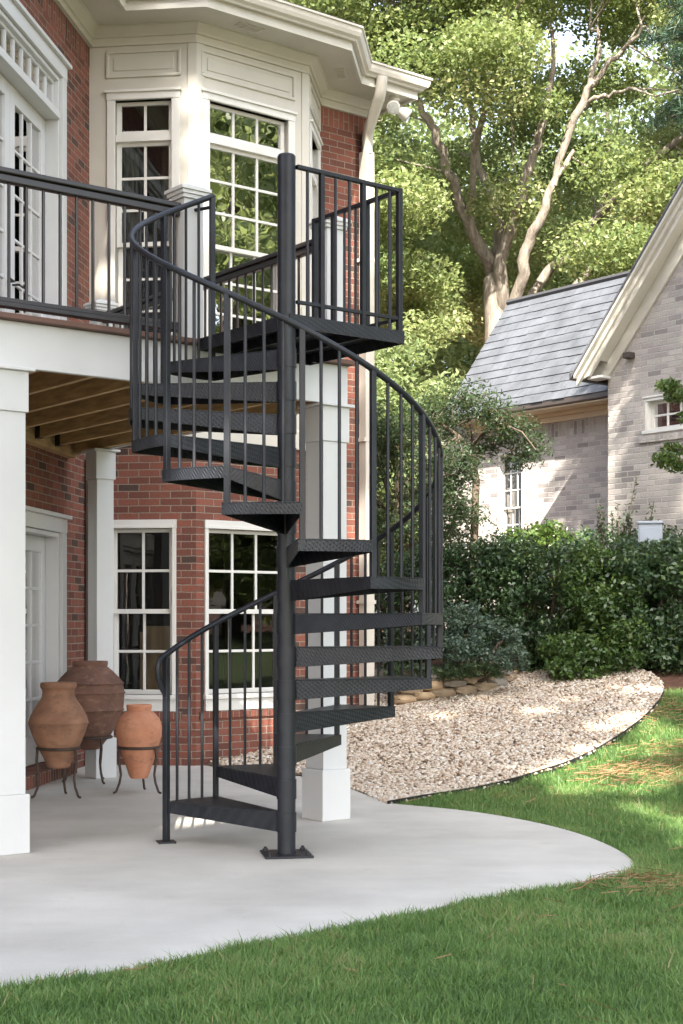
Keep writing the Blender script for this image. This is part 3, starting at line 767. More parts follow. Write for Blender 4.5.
# ================================================================== DECK
K = (at(322.8, 10.33) + .25 * A[0], 10.33 + .25 * A[1])
frK = Fr(K, (-A[0], -A[1]), BN)                    # u to the left along the front, n towards the viewer
deck = thing('raised_deck', (K[0], K[1], 0), 'raised deck on square white columns with dark railings and open joists', 'deck')
DZ = 3.27
def wall_w(u): return 4.236 * (1 - u / 4.24)
front_u1 = 4.12
def column(u0, w0, s, name='column', ztop=2.955):
    m = MB(); m.box(frK, u0 + .02, u0 + s - .02, -w0 - s + .02, -w0 - .02, 0.36, ztop - .27); m.build_ = None
    c = m.build(name, M['column'], deck, bevel=0.004)
    q = MB(); q.box(frK, u0, u0 + s, -w0 - s, -w0, 0.0, .36); q.build('plinth', M['column'], c, bevel=0.006)
    q = MB(); q.box(frK, u0 + .006, u0 + s - .006, -w0 - s + .006, -w0 - .006, ztop - .27, ztop - .022)
    q.box(frK, u0 - .025, u0 + s + .025, -w0 - s - .025, -w0 + .025, ztop - .022, ztop - .001); q.build('capital', M['column'], c, bevel=0.004)
column(0.0, 0.0, .25); column(2.49, 0.0, .27)
cw_ = 3.46; column(-.05, cw_, .21)
m = MB(); m.box(frK, 0.0, front_u1, -.075, -.035, 2.957, 3.235); m.box(frK, -.0, .04, -4.1, -.075, 2.957, 3.235); m.build('fascia', M['column'], deck, bevel=.003)
m = MB(); m.box(frK, .042, front_u1, -.125, -.077, 2.965, 3.21); m.box(frK, .042, .09, -4.0, -.13, 2.965, 3.21); m.build('rim_beam', M['wood'], deck)
for i in range(10):
    u0 = .42 + i * .385
    w1 = wall_w(u0) - .16
    if w1 < .35: continue
    m = MB(); m.box(frK, u0, u0 + .042, -w1, -.127, 2.972, 3.205); j = m.build('joist', M['wood'], deck)
    q = MB(); q.box(frK, u0 - .006, u0 + .048, -w1 - .005, -w1 + .09, 2.968, 3.15); q.build('joist_hanger', M['hanger'], j)
m = MB(); m.box(frD, LD - 6.2, LD - .72, .0, .09, 2.93, 3.205); m.build('ledger_board', M['wood'], deck)
for i in range(0, 31):                              # deck boards run along the front
    w0 = -.03 + i * .14; u1 = min(4.24 * (1 - w0 / 4.236), front_u1) - .06
    if u1 < .1: break
    m = MB(); m.box(frK, -.03, u1, -w0 - .135, -w0, 3.237, DZ); m.build('deck_board', M['deckwood'], deck, bevel=.003)
def newel(u, w, s=.15):
    m = MB(); m.box(frK, u - s / 2, u + s / 2, -w - s / 2, -w + s / 2, DZ, 4.20)
    o = m.build('newel_post', M['column'], deck, bevel=.004)
    q = MB(); e = .016
    for (h, z0, z1) in ((e, 4.20, 4.225), (.028, 4.225, 4.25), (.04, 4.25, 4.275), (.02, 4.275, 4.285)):
        q.box(frK, u - s / 2 - h, u + s / 2 + h, -w - s / 2 - h, -w + s / 2 + h, z0, z1)
    b = s / 2 + .01; P = [frK.p(u - b, -w - b, 4.285), frK.p(u + b, -w - b, 4.285), frK.p(u + b, -w + b, 4.285), frK.p(u - b, -w + b, 4.285)]
    q.idx(P + [frK.p(u, -w, 4.325)], [[0, 1, 4], [1, 2, 4], [2, 3, 4], [3, 0, 4]]); q.build('post_cap', M['column'], o, bevel=.003)
NU = 1.30
newel(NU, .10); newel(.11, .11); newel(.055, 3.565)
def rail_run(p, q):                                 # a railing between two plan points
    fr, L = frame_of(p, q)
    m = MB(); m.box(fr, 0, L, -.045, .045, 4.135, 4.17); m.box(fr, 0, L, -.028, .028, 4.085, 4.135); m.build('top_rail', M['rail'], deck, bevel=.008)
    m = MB(); m.box(fr, 0, L, -.035, .035, 3.325, 3.355); m.box(fr, 0, L, -.022, .022, 3.355, 3.385); m.build('bottom_rail', M['rail'], deck, bevel=.005)
    n = int(L / .114)
    for i in range(n):
        u = (i + .5) * L / n; b = MB(); b.tube([fr.p(u, 0, 3.38), fr.p(u, 0, 4.09)], .0105, 8); b.build('baluster', M['rail'], deck, smooth=40)
    b = MB()
    for i in range(1, max(2, int(L / 1.0))):
        u = i * L / max(2, int(L / 1.0)); b.box(fr, u - .02, u + .02, -.02, .02, DZ, 3.325)
    b.build('rail_block', M['rail'], deck)
rail_run(frK.p(front_u1 - .1, -.10, 0)[:2], frK.p(NU + .076, -.10, 0)[:2])
rail_run(frK.p(.06, -3.49, 0)[:2], frK.p(.11, -.186, 0)[:2])

# ================================================================== SPIRAL STAIRCASE
PC = (at(286.5, 8.87), 8.87)
stair = thing('spiral_staircase', (PC[0], PC[1], 0), 'black steel spiral staircase rising from the patio to the deck', 'staircase')
B0, DB, RR = -57.8, 25.6, 0.945
def sp(b, r): return (PC[0] + r * math.sin(R(b)), PC[1] + r * math.cos(R(b)))
def tz(k): return 0.06 + 0.2 * k
def rail_z(b): return 1.20 + 0.2 * (b - B0) / DB
m = MB(); m.tube([(PC[0], PC[1], .012), (PC[0], PC[1], 4.215)], .055, 32); pole = m.build('pole', M['steel'], stair, smooth=40)
m = MB(); m.lathe(PC, [(.056, 4.215), (.05, 4.227), (.02, 4.235)], 32); m.build('pole_cap', M['steel'], pole, smooth=50)
frP = Fr(PC, (math.sin(R(80)), math.cos(R(80))))
m = MB(); m.box(frP, -.145, .145, -.145, .145, .001, .014); bp = m.build('base_plate', M['steel'], stair, bevel=.002)
for a in (-1, 1):
    for b in (-1, 1):
        p = frP.p(a * .115, b * .115, 0); q = MB(); q.lathe(p, [(.016, .014), (.016, .026), (.009, .027), (.009, .038)], 6); q.build('bolt', M['steel'], bp)
def tread(k):
    b0 = B0 + DB * (k - 1); b1 = b0 + DB + 1.6; z = tz(k); m = MB()
    N = 6; bs = [b0 + (b1 - b0) * i / N for i in range(N + 1)]
    outer = [sp(b, RR) for b in bs]; inner = [sp(b, .05) for b in reversed(bs)]
    m.prism(outer + inner, z - .007, z)
    hi, ho, th = .125, .068, .007
    for b, sgn in ((b0, 1), (b1, -1)):
        d = (math.sin(R(b)), math.cos(R(b))); n = (math.cos(R(b)) * sgn, -math.sin(R(b)) * sgn)
        def q(r, o, zz): return (PC[0] + d[0] * r + n[0] * o, PC[1] + d[1] * r + n[1] * o, zz)
        m.solid([q(.05, 0, z - hi), q(RR - .002, 0, z - ho), q(RR - .002, th, z - ho), q(.05, th, z - hi)],
                [q(.05, 0, z - .0075), q(RR - .002, 0, z - .0075), q(RR - .002, th, z - .0075), q(.05, th, z - .0075)])
    for i in range(N):
        a, b = bs[i], bs[i + 1]
        lo = [(*sp(a, RR - .001), z - ho), (*sp(b, RR - .001), z - ho), (*sp(b, RR - .008), z - ho), (*sp(a, RR - .008), z - ho)]
        m.solid(lo, [(x, y, z - .0075) for x, y, _ in lo])
    o = m.build('tread', M['plate'], stair, bevel=.0015)
    q = MB(); q.tube([(PC[0], PC[1], z - .118), (PC[0], PC[1], z - .002)], .0605, 24); q.build('collar', M['steel'], o, smooth=40)
for k in range(1, 16): tread(k)
RB = 0.928
def baluster(b, z0, z1, r, name='baluster', square=False):
    p = sp(b, RB); m = MB()
    if square:
        fr = Fr(p, (math.cos(R(b)), -math.sin(R(b)))); m.box(fr, -r, r, -r, r, z0, z1); return m.build(name, M['steel'], stair, bevel=.003)
    m.tube([(*p, z0), (*p, z1)], r, 10); return m.build(name, M['steel'], stair, smooth=40)
for k in range(1, 16):
    b0 = B0 + DB * (k - 1)
    if k == 1:
        nw = baluster(b0, .005, rail_z(b0) - .02, .018, 'newel_post', True)
        q = MB(); fr = Fr(sp(b0, RB), (1, .3)); q.box(fr, -.055, .055, -.055, .055, .001, .012); q.build('foot_plate', M['steel'], nw)
    else:
        baluster(b0, tz(k - 1) - .058, rail_z(b0) - .005, .0155, square=True)
    for f in (.25, .5, .75): baluster(b0 + DB * f, tz(k) - .003, rail_z(b0 + DB * f) - .005, .0095)
b_end = B0 + DB * 15
baluster(b_end, tz(15) - .058, rail_z(b_end) + .005, .0165, square=True)
# handrail, with the scrolled foot at the newel
pts = []
p0 = Vector((*sp(B0, RB), rail_z(B0))); tg = Vector((-math.cos(R(B0)), math.sin(R(B0)), 0))
for (d, h) in ((.012, -.27), (.02, -.25), (.055, -.20), (.078, -.14), (.085, -.085), (.07, -.04), (.035, -.012)):
    pts.append(p0 + tg * d + Vector((0, 0, h)))
nn = 110
for i in range(nn + 1):
    b = B0 + (b_end + .6 - B0) * i / nn; pts.append(Vector((*sp(b, RB), rail_z(b))))
m = MB(); m.tube(pts, [.008, .013] + [.0185] * (len(pts) - 2), 12); m.build('handrail', M['steel'], stair, smooth=50)
m = MB(); pe = sp(b_end, RB); m.tube([(pe[0], pe[1], 4.13), frK.p(NU - .01, -.03, 4.13)], .012, 8); m.build('rail_bracket', M['steel'], stair, smooth=40)
# landing
frT = Fr(PC, A, BN)
LT, WT = .885, .945
m = MB()
m.box(frT, -.02, LT, -WT, .06, 3.253, 3.26)
for (a, b, c, d) in ((-.02, LT, .052, .06), (-.02, LT, -WT, -WT + .008), (-.02, -.012, -WT + .008, .052), (LT - .008, LT, -WT + .008, .052)):
    m.box(frT, a, b, c, d, 3.18, 3.2525)
m.box(frT, .25, .258, -WT + .008, .052, 3.19, 3.2525); m.box(frT, .58, .588, -WT + .008, .052, 3.19, 3.2525)
m.build('landing', M['plate'], stair, bevel=.0015)
def lrail(p, q, n, thick):
    fr, L = frame_of(p, q)
    m = MB(); m.box(fr, 0, L, -.017, .017, 4.145, 4.17); m.build('guard_rail', M['steel'], stair, bevel=.004)
    m = MB(); m.box(fr, 0, L, -.011, .011, 3.33, 3.352); m.build('guard_rail', M['steel'], stair, bevel=.003)
    for i in range(n):
        u = (i + .75) * L / (n + .5); b = MB()
        if i in thick: b.box(fr, u - .0145, u + .0145, -.0145, .0145, 3.258, 4.146)
        else: b.tube([fr.p(u, 0, 3.258), fr.p(u, 0, 4.15)], .0098, 8)
        b.build('baluster', M['steel'], stair, smooth=40)
cor = frT.p(.862, .035, 0)[:2]
lrail(frT.p(.05, .035, 0)[:2], cor, 7, (1, 4)); lrail(cor, frT.p(.862, -.86, 0)[:2], 7, (2, 5))
for p in (cor, frT.p(.862, -.86, 0)[:2]):
    m = MB(); fr = Fr(p, A); m.box(fr, -.017, .017, -.017, .017, 3.185, 4.172); m.build('corner_post', M['steel'], stair, bevel=.003)

# ================================================================== URNS
def urn(px, y, prof, mat, label, ring, ring_r, slabel, foot_ang):
    c = (at(px, y), y); s = F / y
    pr = [(r / s, zat(py, y)) for py, r in prof]
    rim_r, rim_z = pr[0]
    inside = [(rim_r * .8, rim_z - .35), (rim_r * .95, rim_z - .1), (rim_r * .82, rim_z - .03), (rim_r * .86, rim_z - .004)]
    # finer profile
    fine = []
    for i in range(len(pr) - 1):
        (r0, z0), (r1, z1) = pr[i], pr[i + 1]
        for k in range(3):
            t = k / 3; fine.append((r0 + (r1 - r0) * t, z0 + (z1 - z0) * t))
    fine.append(pr[-1])
    m = MB(); m.lathe(c, inside + fine, 56)
    o = m.build('clay_urn', mat, None, smooth=55); tag(o, label, 'urn', 'terracotta urns on iron stands')
    # hand-made irregularity
    for v in o.data.vertices:
        a = math.atan2(v.co.y - c[1], v.co.x - c[0]); k = 1 + .008 * math.sin(2 * a + v.co.z * 9) + .005 * math.sin(5 * a - v.co.z * 17)
        v.co.x = c[0] + (v.co.x - c[0]) * k; v.co.y = c[1] + (v.co.y - c[1]) * k
    zr = zat(ring, y); rr = ring_r / s + .012
    st = thing('urn_stand', (c[0], c[1], 0), slabel, 'stand', 'three legged iron stands under the urns')
    m = MB(); m.tube([(c[0] + rr * math.cos(t), c[1] + rr * math.sin(t), zr) for t in [2 * math.pi * k / 32 for k in range(33)]], .012, 8, False); m.build('ring', M['iron'], st, smooth=50)
    for a in foot_ang:
        d = (math.sin(R(a)), math.cos(R(a)))
        prf = [(rr + .002, zr + .005), (rr + .008, zr * .75), (rr - .012, zr * .42), (rr + .0, .09), (rr + .03, .02), (rr + .052, .012)]
        m = MB(); m.tube([(c[0] + d[0] * r, c[1] + d[1] * r, z) for r, z in prf], [.012, .011, .010, .010, .010, .011], 8); m.build('leg', M['iron'], st, smooth=50)
urn(90, 12.85, [(661, 17.5), (664, 17.8), (666.5, 17), (671, 22.5), (677, 28.5), (681.5, 32), (683, 34), (684.5, 32.8), (691, 33.6), (692.5, 35), (694, 34), (708, 33), (709.5, 34), (711, 32.5), (722, 28), (734, 21.5), (742, 15), (749, 9)], M['urn_dark'],
    'largest urn, dark brown and bulging, standing behind the others by the column', 737, 20, 'iron stand under the largest dark urn beside the column', (20, 140, 260))
urn(58.5, 11.75, [(682.5, 17.2), (684, 18), (687, 17.8), (690, 15.8), (695, 15.6), (700, 18), (707, 23), (715, 27.6), (721, 29.4), (722.5, 30.3), (724.5, 29.2), (732, 27), (741, 23.5), (749, 19.6), (757, 15.2), (762, 12.8), (766, 11.5), (768, 9)], M['urn_brown'],
    'tall necked brown urn with thick rim, nearest the white column base', 748, 19.5, 'iron stand holding the necked brown urn nearest the left column', (5, 118, 245))
urn(139, 12.05, [(704.5, 12.3), (706, 12.9), (708, 12.4), (710.5, 12), (713.5, 16.3), (719, 20.8), (727, 23.2), (735, 22.9), (742, 21), (748, 19), (757, 15.8), (767, 12.5), (774, 10.4), (778, 8.5)], M['urn_orange'],
    'smallest urn, bright orange terracotta, nearest the stair rail', 747, 18.6, 'iron stand holding the small bright orange urn', (5, 118, 245))

# ================================================================== NEIGHBOUR HOUSE
nb = thing('neighbour_house', (3.63, 20.0, 1.2), 'pale brick neighbour house with grey slate roof and steep white gable', 'house')
PB = M['pale_brick']
G0 = (at(608, 20.0), 20.0); frG = Fr(G0, BN)       # u to the right and nearer; n = u turned right
frG.n = (-A[0], -A[1])
# gable wall as a polygon with a window hole, built from strips
gh = (.62, 1.9, zat(430, 19.4), zat(397, 19.4)); sl = 1.14
def gtop(u): return 4.88 + sl * u if u < 3.4 else 4.88 + sl * (6.8 - u)
m = MB(); us = [0, gh[0], gh[1], 3.4, 6.8]
def gq(u0, u1, z0a, z1a, z0b, z1b):
    m.face([frG.p(u0, 0, z0a), frG.p(u1, 0, z0b), frG.p(u1, 0, z1b), frG.p(u0, 0, z1a)], [(u0, z0a), (u1, z0b), (u1, z1b), (u0, z1a)])
gq(0, gh[0], .8, gtop(0), .8, gtop(gh[0]))
gq(gh[0], gh[1], .8, gh[2], .8, gh[2]); gq(gh[0], gh[1], gh[3], gtop(gh[0]), gh[3], gtop(gh[1]))
gq(gh[1], 3.4, .8, gtop(gh[1]), .8, gtop(3.4)); gq(3.4, 6.8, .8, gtop(3.4), .8, gtop(6.8))
for (u0, u1, z0, z1) in ((gh[0], gh[0], gh[2], gh[3]), (gh[1], gh[1], gh[2], gh[3])):
    m.face([frG.p(u0, 0, z0), frG.p(u0, -.2, z0), frG.p(u0, -.2, z1), frG.p(u0, 0, z1)], [(0, z0), (.2, z0), (.2, z1), (0, z1)])
m.face([frG.p(gh[0], 0, gh[3]), frG.p(gh[1], 0, gh[3]), frG.p(gh[1], -.2, gh[3]), frG.p(gh[0], -.2, gh[3])])
m.face([frG.p(gh[0], 0, gh[2]), frG.p(gh[1], 0, gh[2]), frG.p(gh[1], -.2, gh[2]), frG.p(gh[0], -.2, gh[2])])
m.face([frG.p(0, 0, .8), frG.p(0, -8, .8), frG.p(0, -8, 4.9), frG.p(0, 0, 4.9)], [(0, .8), (8, .8), (8, 4.9), (0, 4.9)])
m.face([frG.p(6.8, 0, .8), frG.p(6.8, -8, .8), frG.p(6.8, -8, 4.9), frG.p(6.8, 0, 4.9)], [(0, .8), (8, .8), (8, 4.9), (0, 4.9)])
m.build('wall', PB, nb, recalc=False)
m = MB(); m.box(frG, gh[0] - .06, gh[1] + .06, -.05, .03, gh[2] - .16, gh[2] - .075, rot=True); m.build('brick_sill', PB, nb)
window(frG, gh[0] + .05, gh[1] - .05, gh[2] + .0, gh[3] - .05, 5, 2, 0, cw=.045, n0=-.04, head=.045, glass='glass', parent=nb)
m = MB(); m.box(frG, gh[0] + .02, gh[1] - .02, -.6, -.55, gh[2] - .4, gh[3] + .3); m.build('interior_wall', M['interior'], nb)  # near-black sheet behind the panes stands in for a dark room
# rake: frieze, barge, crown and roof slabs on both slopes
def roofline(u): return 4.50 + 1.17 * (u + .55) if u < 3.4 else 4.50 + 1.17 * (7.35 - u)
def slab(name, n0, n1, lo, hi, mat, u0=-.30, u1=3.4, brk=-.12, bevel=.003):
    m = MB()
    def one(a, b):
        m.solid([frG.p(a, n0, lo(a)), frG.p(b, n0, lo(b)), frG.p(b, n1, lo(b)), frG.p(a, n1, lo(a))],
                [frG.p(a, n0, hi(a)), frG.p(b, n0, hi(b)), frG.p(b, n1, hi(b)), frG.p(a, n1, hi(a))])
    for a, b in ((u0, brk), (brk, u1), (u1, 6.8 - brk), (6.8 - brk, 6.8 - u0)): one(a, b)
    return m.build(name, mat, nb, bevel=bevel)
m = MB(); fo = [(-.27, 4.735), (.05, 4.74), (3.4, 4.72 + 1.12 * 3.35), (6.75, 4.74), (7.07, 4.735), (7.07, roofline(7.07) - .06), (3.4, roofline(3.4) - .06), (-.27, roofline(-.27) - .06)]
m.solid([frG.p(u, .002, z) for u, z in fo], [frG.p(u, .04, z) for u, z in fo]); m.build('frieze', M['trim'], nb, bevel=.004)
slab('bargeboard', .20, .25, lambda u: max(roofline(u) - .27, 4.69), lambda u: roofline(u) - .088, M['trim'])
slab('crown_trim', .25, .30, lambda u: roofline(u) - .175, lambda u: roofline(u) - .089, M['trim'], brk=0)
slab('rake_soffit', .042, .20, lambda u: roofline(u) - .24, lambda u: roofline(u) - .21, M['trim'], u0=.02, brk=.3)
slab('rake_gutter', .25, .36, lambda u: roofline(u) - .085, lambda u: roofline(u) - .03, M['trim'])
slab('roof', -8, .375, lambda u: roofline(u) - .028, lambda u: roofline(u) + .012, M['slate_edge'], u0=-.34, brk=0)
m = MB(); m.box(frG, -.2, .06, .0, .197, 4.692, 4.733); m.build('eave_return', M['column'], nb, bevel=.01)
m = MB(); m.box(frG, -.40, -.29, -3, .34, 4.70, 4.80); m.build('gutter', M['brown_metal'], nb, bevel=.01)
m = MB(); p = frG.p(.42, .0, zat(358, 19.6)); m.box(frG, .36, .48, .0, .12, zat(358, 19.6), zat(352, 19.6)); m.build('wall_vent', M['brown_metal'], nb, bevel=.01)
# wing
W0 = (at(604, 20.75) + .38 * A[0], 20.75 + .38 * A[1]); frW = Fr(W0, BW, (-A[0], -A[1]))
frW0 = frW
wu = (2.0, 2.54, 2.35, 4.02)
def wwall():
    fr = Fr(frW.p(4.2, 0, 0)[:2], BN); fr.n = (-A[0], -A[1])
    h = [(4.2 - wu[1], 4.2 - wu[0], wu[2], wu[3])]
    wall('wall', fr, 4.6, .8, 4.55, .2, h, PB, parent=nb)
    m = MB(); m.box(fr, 1.1, 4.55, -.05, .006, 4.16, 4.38, rot=True); m.build('soldier_course', PB, nb)
    window(fr, h[0][0] + .03, h[0][1] - .03, wu[2], wu[3] - .03, 3, 3, 3, cw=.022, n0=-.03, head=.03, parent=nb, glass='glass_dark', crown=False, st=.026, mu=.009)
    m = MB(); m.box(fr, 1.2, 3, -.9, -.85, 1.5, 4.4); m.build('interior_wall', M['interior'], nb)  # same near-black sheet, darkness of the room behind the wing window
wwall()
fr = frW; ue = 3.25
def frp(u, n, z): return frW.p(u, n, z)
m = MB(); m.box(frW, -.2, ue, .0, .04, 4.38, 4.52); m.box(frW, -.2, ue, .0, .42, 4.52, 4.545); m.box(frW, -.2, ue, .04, .10, 4.46, 4.52); m.build('eave_soffit', M['cream'], nb, bevel=.004)
m = MB(); m.box(frW, -.2, ue, .34, .46, 4.55, 4.66); m.build('gutter', M['brown_metal'], nb, bevel=.015)
RG = (-.98, 6.62)                                    # ridge: n, z
m = MB()
L = math.hypot(RG[0] - .46, RG[1] - 4.62)
m.face([frp(-.6, .46, 4.63), frp(ue + .05, .46, 4.63), frp(ue + .05, RG[0], RG[1]), frp(-.6, RG[0], RG[1])], [(0, 0), (ue + .65, 0), (ue + .65, L), (0, L)])
m.face([frp(-.6, RG[0], RG[1]), frp(ue + .05, RG[0], RG[1]), frp(ue + .05, -2.42, 4.63), frp(-.6, -2.42, 4.63)], [(0, L), (ue + .65, L), (ue + .65, 0), (0, 0)])
m.face([frp(-.6, .46, 4.59), frp(ue + .05, .46, 4.59), frp(ue + .05, RG[0], RG[1] - .05), frp(-.6, RG[0], RG[1] - .05)])
m.build('roof', M['slate'], nb, recalc=False)
# thick shingle courses give the roof its stepped rows
m = MB(); nrow = 14
for i in range(nrow):
    t0 = i / nrow; t1 = min(1.0, (i + 1.12) / nrow)
    def pt(u, t, o): return frp(u, .46 + (RG[0] - .46) * t + o * .8, 4.63 + (RG[1] - 4.63) * t + o * .58)
    u = -.6; 
    while u < ue + .04:
        w_ = random.uniform(.18, .30); u2 = min(u + w_ - .006, ue + .06)
        j = random.uniform(-.006, .012)
        a = [pt(u, t0 - j * .4, .004), pt(u2, t0 - j * .4, .004), pt(u2, t1, .003), pt(u, t1, .003)]
        b = [pt(u, t0 - j * .4, .017 + j * .5), pt(u2, t0 - j * .4, .017 + j * .5), pt(u2, t1, .005), pt(u, t1, .005)]
        m.solid(a, b); u += w_
sh = m.build('roof_slates', M['slate_plain'], nb)
uvd = sh.data.uv_layers[0].data
for p in sh.data.polygons:
    r1, r2 = random.random() * 40, random.random() * 40
    for li in p.loop_indices: uvd[li].uv = (r1, r2)
m = MB(); m.tube([frp(-.6, RG[0], RG[1] + .02), frp(ue + .06, RG[0], RG[1] + .02)], .05, 6); m.build('ridge_cap', M['slate'], nb)
m = MB(); m.face([frp(ue - .3, -.2, 4.5), frp(ue - .3, -1.9, 4.5), frp(ue - .3, RG[0], RG[1] - .1)], [(0, 0), (1.7, 0), (.8, 2)]); m.build('gable_end', PB, nb, recalc=False)

# ================================================================== PLANTS
def tree_parts(root, trunk_paths, crown_pts, size, bark, leaf, up=.5, aspect=.6, sides=8, droop=0.0, var=None):
    m = MB()
    for pts, rs in trunk_paths: m.tube(pts, rs, sides)
    m.build('trunk', bark, root, smooth=60)
    return leaves('crown', crown_pts, size, leaf, root, up, aspect, var, droop)
def wpx(px, py, y): return Vector((at(px, y), y, zat(py, y)))
# --- the big tree behind the roofs
TB = wpx(500, 330, 31)
big = thing('broad_tree', (TB.x, TB.y, 1.2), 'large spreading tree with pale forked limbs behind the slate roof', 'tree', None)
limbs_px = [
    [(497, 420, 31.0, .42), (494, 300, 31, .36), (491, 271, 31, .24), (468, 221, 30.5, .19), (448, 171, 30.0, .165), (433, 131, 29.6, .14), (420, 106, 29.4, .11), (404, 70, 29.2, .06)],
    [(497, 320, 31.2, .26), (496, 261, 31.2, .2), (501, 226, 31.2, .18), (486, 186, 31.5, .15), (476, 151, 31.6, .13), (473, 115, 31.8, .11), (462, 60, 32, .06)],
    [(500, 310, 31, .26), (501, 261, 30.6, .2), (513, 216, 30.2, .18), (526, 176, 29.8, .16), (536, 146, 29.6, .14), (546, 105, 29.5, .12), (552, 70, 29.5, .08), (549, 20, 29.4, .05)],
    [(506, 345, 30.5, .24), (516, 296, 30, .2), (526, 251, 29.6, .18), (541, 216, 29.3, .15), (553, 186, 29.2, .11), (574, 150, 29.1, .06)],
    [(510, 360, 31.5, .2), (541, 281, 32, .17), (571, 256, 32.2, .16), (591, 226, 32.3, .13), (610, 190, 32.3, .08)],
    [(520, 370, 30.5, .18), (576, 289, 30.2, .15), (601, 251, 30.0, .13), (631, 231, 30, .09), (668, 222, 30, .05)],
    [(553, 186, 29.2, .10), (572, 128, 29.0, .13), (588, 92, 28.8, .12), (600, 74, 28.7, .09), (622, 50, 28.5, .07), (646, 27, 28.3, .05)],
    [(582, 105, 28.9, .08), (600, 98, 28.6, .07), (620, 92, 28.4, .05), (641, 88, 28.2, .03)],
    [(588, 92, 28.8, .09), (598, 60, 28.9, .08), (600, 36, 29, .05), (590, 28, 29, .03)],
    [(591, 226, 32.3, .12), (641, 173, 31, .14), (683, 135, 30.4, .13), (730, 100, 30, .1)],
    [(376, -14, 28.6, .10), (412, 4, 28.6, .085), (440, 22, 28.8, .08), (470, 28, 29, .05), (490, 22, 29, .03)],
    [(425, 10, 28.7, .06), (428, 40, 28.8, .05), (450, 75, 29, .035)],
    [(468, 221, 30.5, .10), (480, 130, 29.2, .10), (500, 60, 28.6, .08), (505, 0, 28.4, .05)]]
paths = []
for l in limbs_px:
    pts = [wpx(a, b, c) for a, b, c, r in l]; rs = [r * .64 for *_, r in l]
    # smooth
    P2, R2 = [], []
    for i in range(len(pts) - 1):
        p0, p1, p2, p3 = pts[max(i - 1, 0)], pts[i], pts[i + 1], pts[min(i + 2, len(pts) - 1)]
        for k in range(4):
            t = k / 4; q = 0.5 * (2 * p1 + (p2 - p0) * t + (2 * p0 - 5 * p1 + 4 * p2 - p3) * t * t + (-p0 + 3 * p1 - 3 * p2 + p3) * t ** 3)
            q = q + Vector(RNG.normal(0, .03, 3)); P2.append(q); R2.append(rs[i] + (rs[i + 1] - rs[i]) * t)
    P2.append(pts[-1]); R2.append(rs[-1]); paths.append((P2, R2))
paths.append(([Vector((TB.x, TB.y, .9)), Vector((TB.x, TB.y, 3)), wpx(498, 400, 31)], [.6, .42, .33]))
nC = 700
cx_ = RNG.uniform(315, 760, nC); cy_ = RNG.uniform(-240, 345, nC); cd = RNG.uniform(27.0, 36.0, nC)
gaps = [(566, 44, 30), (442, 130, 20), (598, 122, 22), (668, 75, 22), (640, 118, 12), (420, 150, 16)]
okc = np.ones(nC, bool)
for gx_, gy_, gr in gaps: okc &= np.hypot(cx_ - gx_, cy_ - gy_) > gr + 16
okc &= ~((cx_ < 420) & (cy_ > 60) & (cy_ < 150) & (RNG.random(nC) < .4))
ell = ((cx_ - 535) / 250) ** 2 + ((cy_ - 50) / 330) ** 2 < 1.0
okc &= ell
# keep the limbs readable: thin the near clumps in front of the fork
okc &= ~((np.abs(cx_ - 505) < 75) & (cy_ > 150) & (cd < 31.5) & (RNG.random(nC) < .72))
lpts = np.array([(CX + F * q.x / q.y, HY - F * (q.z - CAMZ) / q.y, q.y) for P2, R2 in paths for q, r in zip(P2, R2) if r > .085])
dd = np.hypot(cx_[:, None] - lpts[None, :, 0], cy_[:, None] - lpts[None, :, 1]); ii = dd.argmin(1)
okc &= ~((dd.min(1) < 42) & (cd < lpts[ii, 2] + .6) & (RNG.random(nC) < .70))
okc &= ~((np.abs(cx_ - 530) < 105) & (cy_ > 120) & (RNG.random(nC) < .45))
okc &= ~((cx_ > 430) & (cy_ < 130) & (RNG.random(nC) < .25))
cx_, cy_, cd = cx_[okc], cy_[okc], cd[okc]
cen = np.stack([at(cx_, cd), cd, zat(cy_, cd)], 1)
rad = RNG.uniform(.55, 1.05, len(cen))
lp = np.array([list(q) for P2, _ in paths for q in P2])
used = {}
for c, r_ in zip(cen, rad):                          # twigs out to the clumps
    d2 = np.sum((lp - c) ** 2, 1); order = np.argsort(d2)[:14]; i = order[RNG.integers(0, 14)]; s_ = Vector(lp[i]); e_ = Vector(c)
    if (e_ - s_).length < 3.2 and used.get(i, 0) < 1 and RNG.random() < .5 and zat(205, c[1]) < c[2]:
        used[i] = 1; L_ = (e_ - s_).length
        q1 = s_.lerp(e_, .35) + Vector(RNG.normal(0, .10 * L_, 3)) + Vector((0, 0, .1 * L_)); q2 = s_.lerp(e_, .7) + Vector(RNG.normal(0, .08 * L_, 3))
        paths.append(([s_, q1, q2, e_], [.026, .018, .012, .006]))
P, ci = clump(cen, rad * 1.12, 380000, .55, .40)
vr = np.clip(RNG.normal(.5, .2, len(P)) + RNG.normal(0, .16, len(cen))[ci], 0, 1)
tree_parts(big, paths, P, .112, M['bark_pale'], M['leaf_main'], .55, .6, 8, var=vr)
